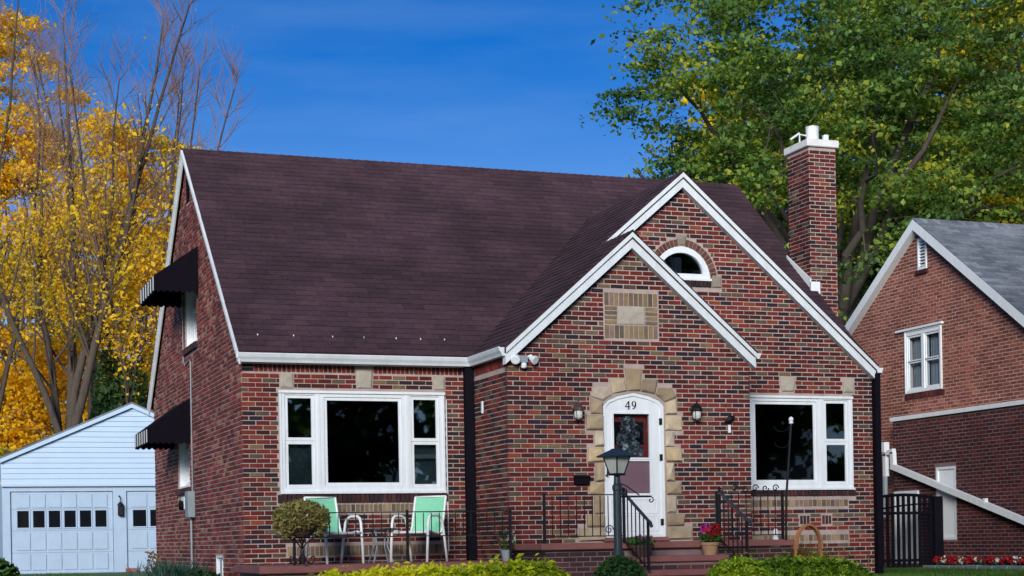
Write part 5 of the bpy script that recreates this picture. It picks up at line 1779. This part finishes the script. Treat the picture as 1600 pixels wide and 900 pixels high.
# gate
GYY = 4.72
gt = thing('iron_gate', 'black arched picket gate between the two brick houses', 'gate', (9.1, GYY, GZ))
gxa, gxb = 6.45, 9.80
def gtop(x):
    return 2.235 + .045 * max(0, math.sin(math.pi * min(1, max(0, (x - 8.6) / 1.2))))
k = 30
pick = None
for i in range(k):
    x = gxa + (gxb - gxa) * (i + .5) / k
    b_ = MB().box((x - .033, GYY - .010, GZ + .05), (x + .024, GYY + .010, gtop(x) - .02)).build('picket', M['blackmetal'], gt)
for (zlo, zhi) in ((GZ + .14, GZ + .19), (GZ + .98, GZ + 1.03)):
    MB().box((gxa, GYY - .022, zlo), (gxb, GYY - .011, zhi)).build('rail', M['blackmetal'], gt)
MB().tube([(gxa + (gxb - gxa) * i / 40, GYY, gtop(gxa + (gxb - gxa) * i / 40)) for i in range(41)], .028, 6).build('top_rail', M['blackmetal'], gt)
MB().tube([(8.62 + 1.1 * i / 12, GYY - .02, 2.02 + .10 * math.sin(math.pi / 2 * i / 12)) for i in range(13)], .016, 6).build('brace', M['blackmetal'], gt)
MB().cbox((9.79, GYY - .085, GZ - .02), (9.96, GYY + .085, 2.25), .012).build('post', M['blackmetal'], gt)
# flower bed
bed = thing('bed_edging', 'blue grey stone edging of the flower bed at neighbour wall', 'edging', (9.4, 1.6, GZ))
for i in range(14):
    y = 4.35 - i * .40
    MB().cbox((9.30, y - .385, GZ - .03), (9.42, y, GZ + .085 + rng.uniform(-.01, .01)), .015).build('stone', M['edging'], bed)
NTH = ['first', 'second', 'third', 'fourth', 'fifth', 'sixth', 'seventh', 'eighth', 'ninth', 'tenth', 'eleventh', 'twelfth', 'thirteenth', 'fourteenth', 'fifteenth', 'sixteenth', 'seventeenth']
for i in range(20):
    y = 4.25 - i * .17
    white = i % 3 == 1
    nth = NTH[(i // 3) if white else (i - (i + 1) // 3)]
    t = thing('flower', nth + (' white' if white else ' red') + ' begonia from the gate post in the stone edged bed', 'flower', (9.62, y, GZ), 'white begonias in the bed' if white else 'red begonias in the bed')
    quads_obj('leaves', leaf_quads(blob(60, (9.62, y, GZ + .11), (.11, .10, .10), nprng), .055, nprng, .4, .7), M['leaf_dark'], t)
    quads_obj('blossoms', leaf_quads(blob(26 if white else 60, (9.58, y, GZ + .17), (.10, .10, .07), nprng), .045, nprng, .3, .9), M['petal_white' if white else 'petal_red'], t)

# ================================================================== trees
def tube_array(segs, k=5):
    A = np.array([(*p, *q, r0, r1) for p, q, r0, r1 in segs], float)
    p, q, r0, r1 = A[:, 0:3], A[:, 3:6], A[:, 6], A[:, 7]
    d = q - p
    d /= np.maximum(1e-6, np.linalg.norm(d, axis=1))[:, None]
    ref = np.where(np.abs(d[:, 2:3]) > .9, np.array([[1., 0, 0]]), np.array([[0, 0, 1.]]))
    a = np.cross(d, ref)
    a /= np.linalg.norm(a, axis=1)[:, None]
    b = np.cross(d, a)
    V = []
    for c, r in ((p, r0), (q + d * (r1 * .3)[:, None], r1)):
        for j in range(k):
            t_ = 2 * math.pi * j / k
            V.append(c + (a * math.cos(t_) + b * math.sin(t_)) * r[:, None])
    V = np.stack(V, 1)
    idx = np.array([(j, (j + 1) % k, k + (j + 1) % k, k + j) for j in range(k)])
    return V.reshape(-1, 3), (np.arange(len(A))[:, None, None] * 2 * k + idx[None]).reshape(-1, 4)

def path_segs(p, d, L, r0, r1, n, r, wob=.12, up=.0):
    """a wandering limb: list of segments and list of (point, dir, radius)"""
    segs, st = [], []
    d = np.array(d, float)
    d /= np.linalg.norm(d)
    p = np.array(p, float)
    for i in range(n):
        d = d + r.normal(0, wob, 3) * .5 + np.array((0, 0, up))
        d /= np.linalg.norm(d)
        q = p + d * L / n
        a, b = r0 + (r1 - r0) * i / n, r0 + (r1 - r0) * (i + 1) / n
        segs.append((p, q, a, b))
        st.append((q, d, b))
        p = q
    return segs, st

def turn(d, ang, r):
    d = np.array(d, float)
    o = r.normal(size=3)
    o -= d * o.dot(d)
    o /= np.linalg.norm(o)
    return d * math.cos(ang) + o * math.sin(ang)

def vase_tree(label, base, height, r0, seed, leaders, leaf_top, nleaf, mat, bark, lean=(0, 0), leaf=.115, split=.2, group='autumn trees behind the garage', twigs=True):
    """upright tree that forks low, with fine bare twigs at the top and leaves lower down"""
    r = np.random.default_rng(seed)
    t = thing('tree', label, 'tree', base, group)
    big, fine, tips = [], [], []
    s, st = path_segs(base, (lean[0] * .3, lean[1] * .3, 1), height * split, r0, r0 * .8, 5, r, .10)
    big += s
    big.append((np.array(base) - np.array((0, 0, .1)), np.array(base) + np.array((0, 0, .35)), r0 * 1.45, r0 * 1.02))
    top, d0, _ = st[-1]
    for l in range(leaders):
        az_ = 2 * math.pi * (l + r.uniform(-.25, .25)) / leaders
        tilt = r.uniform(.16, .36)
        d = np.array((math.cos(az_) * tilt + lean[0], math.sin(az_) * tilt + lean[1], 1))
        L = height * (1 - split) * r.uniform(.8, 1.05)
        rr = r0 * r.uniform(.32, .46)
        s, st = path_segs(top - np.array((0, 0, r.uniform(0, .8))), d, L, rr, .02, 14, r, .13, .05)
        big += s
        for i, (p, dd, rad) in enumerate(st):
            if i < 2:
                continue
            for _ in range(2 if i < 12 else 3):
                db = turn(dd, r.uniform(.5, .95), r)
                db[2] += .25
                Lb_ = height * r.uniform(.10, .20) * (1.15 - i / 16)
                s2, st2 = path_segs(p, db, Lb_, max(.014, rad * .42), .009, 6, r, .16, .07)
                (big if rad > .05 else fine).extend(s2)
                for (p2, d2, _) in st2[1:]:
                    for _ in range(2):
                        dt = turn(d2, r.uniform(.4, .9), r)
                        dt[2] += .2
                        s3, st3 = path_segs(p2, dt, r.uniform(.5, 1.1), .007, .0035, 3, r, .15, .05)
                        fine.extend(s3)
                        tips.append(st3[-1][0])
                        tips.append(st3[1][0])
    V, F = tube_array(big, 7)
    arr_obj('trunk', V, F, M[bark], t, True)
    if twigs:
        V, F = tube_array(fine, 3)
        arr_obj('twigs', V, F, M['twig'], t)
    tips = np.array(tips)
    zz = (tips[:, 2] - base[2]) / height
    pr = np.clip((leaf_top - zz) / .35, 0.004, 1) ** 1.5
    pr *= .25 + .75 * (np.sin(tips[:, 0] * 1.7 + seed) * np.sin(tips[:, 2] * 1.5 + seed * 2) > -.25)
    idx = r.choice(len(tips), nleaf, p=pr / pr.sum())
    pts = tips[idx] + r.normal(0, .22, (nleaf, 3))
    quads_obj('crown', leaf_quads(pts, leaf, r, .25, .6), M[mat], t)
    return t

def round_tree(label, base, trunk_r, crown_c, crown_r, seed, nclus, nleaf, mat, bark, leaf=.17, group='green trees behind the houses', spray=.75, flat=.30, gate=-.2, low=-.75):
    r = np.random.default_rng(seed)
    t = thing('tree', label, 'tree', base, group)
    C_, Rr = np.array(crown_c, float), np.array(crown_r, float)
    base = np.array(base, float)
    segs = []
    fork = base + (C_ - base) * .34
    fork[2] = max(base[2] + 2.5, C_[2] - Rr[2] * .85)
    s, st = path_segs(base, fork - base, np.linalg.norm(fork - base), trunk_r, trunk_r * .75, 6, r, .05)
    segs += s
    segs.append((base - np.array((0, 0, .1)), base + np.array((0, 0, .4)), trunk_r * 1.4, trunk_r * 1.02))
    fork = st[-1][0]
    nodes = [(fork, trunk_r * .6)]
    for k in range(13):
        th = 2 * math.pi * k / 13 + r.uniform(-.2, .2)
        ph = r.uniform(-.25, 1.1)
        tgt = C_ + Rr * .82 * np.array((math.cos(th) * math.cos(ph), math.sin(th) * math.cos(ph), math.sin(ph)))
        d = tgt - fork
        L = np.linalg.norm(d)
        rr = trunk_r * r.uniform(.28, .42)
        p = fork.copy()
        n = 9
        for i in range(n):
            q = fork + d * (i + 1) / n + np.array((0, 0, .10 * L * math.sin(math.pi * (i + 1) / n))) + r.normal(0, .10, 3)
            a, b = rr * (1 - i / n) + .02, rr * (1 - (i + 1) / n) + .02
            segs.append((p, q, a, b))
            nodes.append((q, b))
            p = q
    npts = np.array([n_[0] for n_ in nodes])
    # leaf sprays: mostly in the outer half of the crown, in uneven tiers, with holes
    cl = []
    while len(cl) < nclus:
        d = r.normal(size=3)
        d /= np.linalg.norm(d)
        k = r.uniform(.12, 1) ** .42
        if d[2] < low:
            continue
        wob = .92 + .07 * math.sin(3.1 * d[0] * 2 + seed) + .07 * math.sin(4.3 * d[2] * 2 + seed * 1.7) + .05 * math.sin(9 * d[1])
        p = C_ + d * k * Rr * wob
        if math.sin(p[0] * 1.15 + seed) * math.sin(p[2] * 1.45 + seed * .7) + .5 * math.sin(p[1] * 1.3) < gate:
            continue
        cl.append(p)
    cl = np.array(cl)
    cl = cl[np.argsort(((cl - fork) ** 2).sum(1))]
    leaves = []
    pool = np.zeros((len(npts) + 2 * len(cl), 3))
    pool[:len(npts)] = npts
    m_ = len(npts)
    rad = np.full(len(pool), .016)
    rad[:m_] = [max(.02, n_[1] * .6) for n_ in nodes]
    for p in cl:
        out = (p - C_)
        out[2] = 0
        out /= max(.1, np.linalg.norm(out))
        # join on to a nearby limb that lies further in
        v = pool[:m_] - p
        cost = (v ** 2).sum(1) + 1.5 * np.maximum(0, -(v * -out).sum(1))
        j = int(cost.argmin())
        q = pool[j]
        ra = min(.03, rad[j] * .8)
        mid = (p + q) / 2 + np.array((0, 0, .06 * np.linalg.norm(p - q))) + r.normal(0, .07, 3)
        segs.append((q, mid, ra, ra * .75))
        segs.append((mid, p, ra * .75, ra * .4))
        pool[m_], pool[m_ + 1] = mid, p
        rad[m_], rad[m_ + 1] = ra * .75, ra * .5
        m_ += 2
        n = max(8, int(nleaf / nclus * r.uniform(.5, 1.5)))
        g = r.normal(size=(n, 3)) * np.array((spray, spray, spray * flat)) * .5
        # sprays hang outward and down a little
        g[:, 2] -= .25 * np.hypot(g[:, 0], g[:, 1])
        leaves.append(p + g + out * .15)
        for _ in range(3):
            e = p + r.normal(size=3) * np.array((spray, spray, spray * flat)) * .6
            segs.append((p, e, .008, .004))
    V, F = tube_array(segs, 6)
    arr_obj('trunk', V, F, M[bark], t, True)
    quads_obj('crown', leaf_quads(np.concatenate(leaves), leaf, r, .55, .75), M[mat], t)
    return t
G = .95
vase_tree('large fork trunked autumn tree directly behind the garage roof', (-3.45, 28.2, G), 17.5, .33, 3, 5, .80, 5000, 'leaf_yellow', 'bark', (-.02, 0))
vase_tree('tall bare topped autumn tree between garage and brick gable', (-1.75, 32.9, G), 18.0, .22, 8, 4, .80, 4500, 'leaf_gold', 'bark', (.02, 0))
vase_tree('leaning autumn tree rising right behind the brick gable end', (-.9, 28.1, G), 14.5, .19, 15, 4, .80, 4500, 'leaf_gold', 'bark', (.13, 0))
vase_tree('tall thin twigged autumn tree at the picture edge beyond the garage', (-5.3, 33.0, G), 19.5, .22, 21, 5, .84, 6000, 'leaf_yellow', 'bark', (.0, 0))
for i, (x, y, c, rr, nl, lab) in enumerate((
        (-7.6, 46, (-7.6, 46, 13.0), (4.2, 3, 11.0), 60000, 'tall golden tree far back at the edge beyond the garage'),
        (-3.2, 47, (-3.2, 47, 12.3), (3.6, 3, 10.6), 60000, 'golden tree far behind the forked trunk over the garage'),
        (.6, 45, (.6, 45, 10.8), (3.2, 3, 9.2), 48000, 'golden tree with pale trunk far behind the evergreen bush'),
        (3.6, 47, (3.6, 47, 9.4), (2.6, 2.5, 8.4), 30000, 'golden tree peeping over the left end of the brown roof'),
        (-5.6, 40, (-5.6, 40, 5.2), (2.6, 2.2, 4.2), 20000, 'low bushy golden tree behind the undergrowth at the garage eave'),
        (-1.9, 39.5, (-1.9, 39.5, 5.6), (2.2, 2.0, 4.4), 18000, 'low bushy golden tree behind the garage apex'))):
    round_tree(lab, (x, y, G), .17, c, rr, 51 + i, 300, nl, 'leaf_gold' if i % 2 else 'leaf_yellow', 'bark_pale', .15, 'golden trees in the far row', spray=.85, gate=-.33, low=-.97)
round_tree('broad green maple towering behind the brick chimney', (15.9, 18.0, G), .42, (16.1, 18, 12.0), (7.2, 5.5, 6.8), 5, 760, 72000, 'leaf_maple', 'bark_dark', .13, gate=-.10, flat=.2, spray=.72)
round_tree('tall green tree with dark trunk behind the grey neighbour roof', (22.6, 23.6, G), .40, (22.8, 24, 13.5), (6.2, 5.0, 7.2), 9, 520, 36000, 'leaf_maple', 'bark_dark', .16, gate=-.1, flat=.22)
round_tree('yellowing green tree at the far edge over the grey roof', (26.8, 20.0, G), .40, (26.2, 20, 13.5), (5.6, 5.0, 7.5), 13, 460, 32000, 'leaf_maple2', 'bark_dark', .16, gate=-.25, flat=.22)
round_tree('smaller green tree low behind the chimney and grey roof', (19.8, 28.0, G), .30, (19.6, 28, 8.0), (5.0, 4.0, 5.0), 17, 360, 22000, 'leaf_dark', 'bark_dark', .19, gate=-.25)
round_tree('yellow green tree far behind the maple', (27.5, 40.0, G), .35, (27.5, 40, 13.0), (7, 5, 9), 23, 380, 26000, 'leaf_maple2', 'bark', .30, spray=1.1)
round_tree('pale yellow tree far behind the grey roof', (33.0, 38.0, G), .35, (33, 38, 14.5), (8, 5, 10), 29, 360, 17000, 'leaf_maple2', 'bark', .30, spray=1.1)
# dark evergreen bush and undergrowth behind the garage
t = thing('evergreen', 'dark green ivy covered bush against the garage roof and gable', 'bush', (-1.3, 29.6, G))
quads_obj('crown', leaf_quads(np.concatenate([blob(3500, (-1.3, 29.6, 4.6), (1.05, 1.0, 2.6), nprng, .3), blob(1500, (-.9, 29.6, 3.4), (1.5, 1.0, 2.0), nprng, .3), blob(800, (-1.75, 29.6, 6.0), (.5, .5, 1.6), nprng)]), .17, nprng, .2, .7), M['leaf_dark'], t)
MB().tube([(-1.3, 29.6, G), (-1.3, 29.6, 5.5)], .12, 7).build('trunk', M['bark_dark'], t)
t = thing('undergrowth', 'dark brushy undergrowth at the low end of garage roof', 'bush', (-5.4, 31, G))
quads_obj('crown', leaf_quads(np.concatenate([blob(2600, (-5.6, 31, 3.0), (2.0, 1.2, 2.1), nprng, .2), blob(900, (-3.8, 31.5, 3.2), (1.2, 1, 1.6), nprng)]), .17, nprng, .2, .6), M['leaf_maple2'], t)
br = MB()
for i in range(16):
    x, z = -5.4 + rng.uniform(-1.5, 2.2), 3 + rng.uniform(0, 2.2)
    br.tube([(x, 30.3, z), (x + rng.uniform(.3, 1.0), 30.2, z + rng.uniform(-.3, .5)), (x + rng.uniform(1.2, 2.0), 30.3, z + rng.uniform(-.7, .7))], [.05, .035, .012], 5)
br.build('branches', M['bark_dark'], t)
# the wood far behind, one mass
r = np.random.default_rng(77)
pts = []
for i in range(70):
    x = -30 + i * 1.5 + r.uniform(-.5, .5)
    h = r.uniform(5, 9)
    pts.append(blob(300, (x, 75 + r.uniform(-4, 4), G + h * .5), (2.2, 2, h * .55), r, .2))
o = quads_obj('far_wood', leaf_quads(np.concatenate(pts), .5, r, .2, .7), M['leaf_maple2'])
tag(o, 'far wood of mixed green and yellow trees beyond the gardens', 'wood', kind='stuff')
# trees across the street, behind the camera: they shade the house and show in the panes
pts = []
for row, yr in enumerate((-43, -48)):
    for i in range(15):
        x = -52 + i * 6.0 + row * 3 + r.uniform(-1, 1)
        h = r.uniform(14.0, 16.5)
        n_ = int(h * 2.8)
        for k in range(n_):
            c = np.array((x + r.normal(0, 2.2), yr + r.normal(0, 1.2), h * (k + .5) / n_ - .6))
            if math.sin(c[0] * 1.9) * math.sin(c[2] * 1.7 + c[0] * .4) > .45 and c[2] > 3:
                continue
            pts.append(blob(38, c, (1.8, 1.4, 1.0), r))
o = quads_obj('street_trees', leaf_quads(np.concatenate(pts), .75, r, .2, .8), M['leaf_dark'])
tag(o, 'row of leafy street trees reflected in the panes', 'wood', kind='stuff')
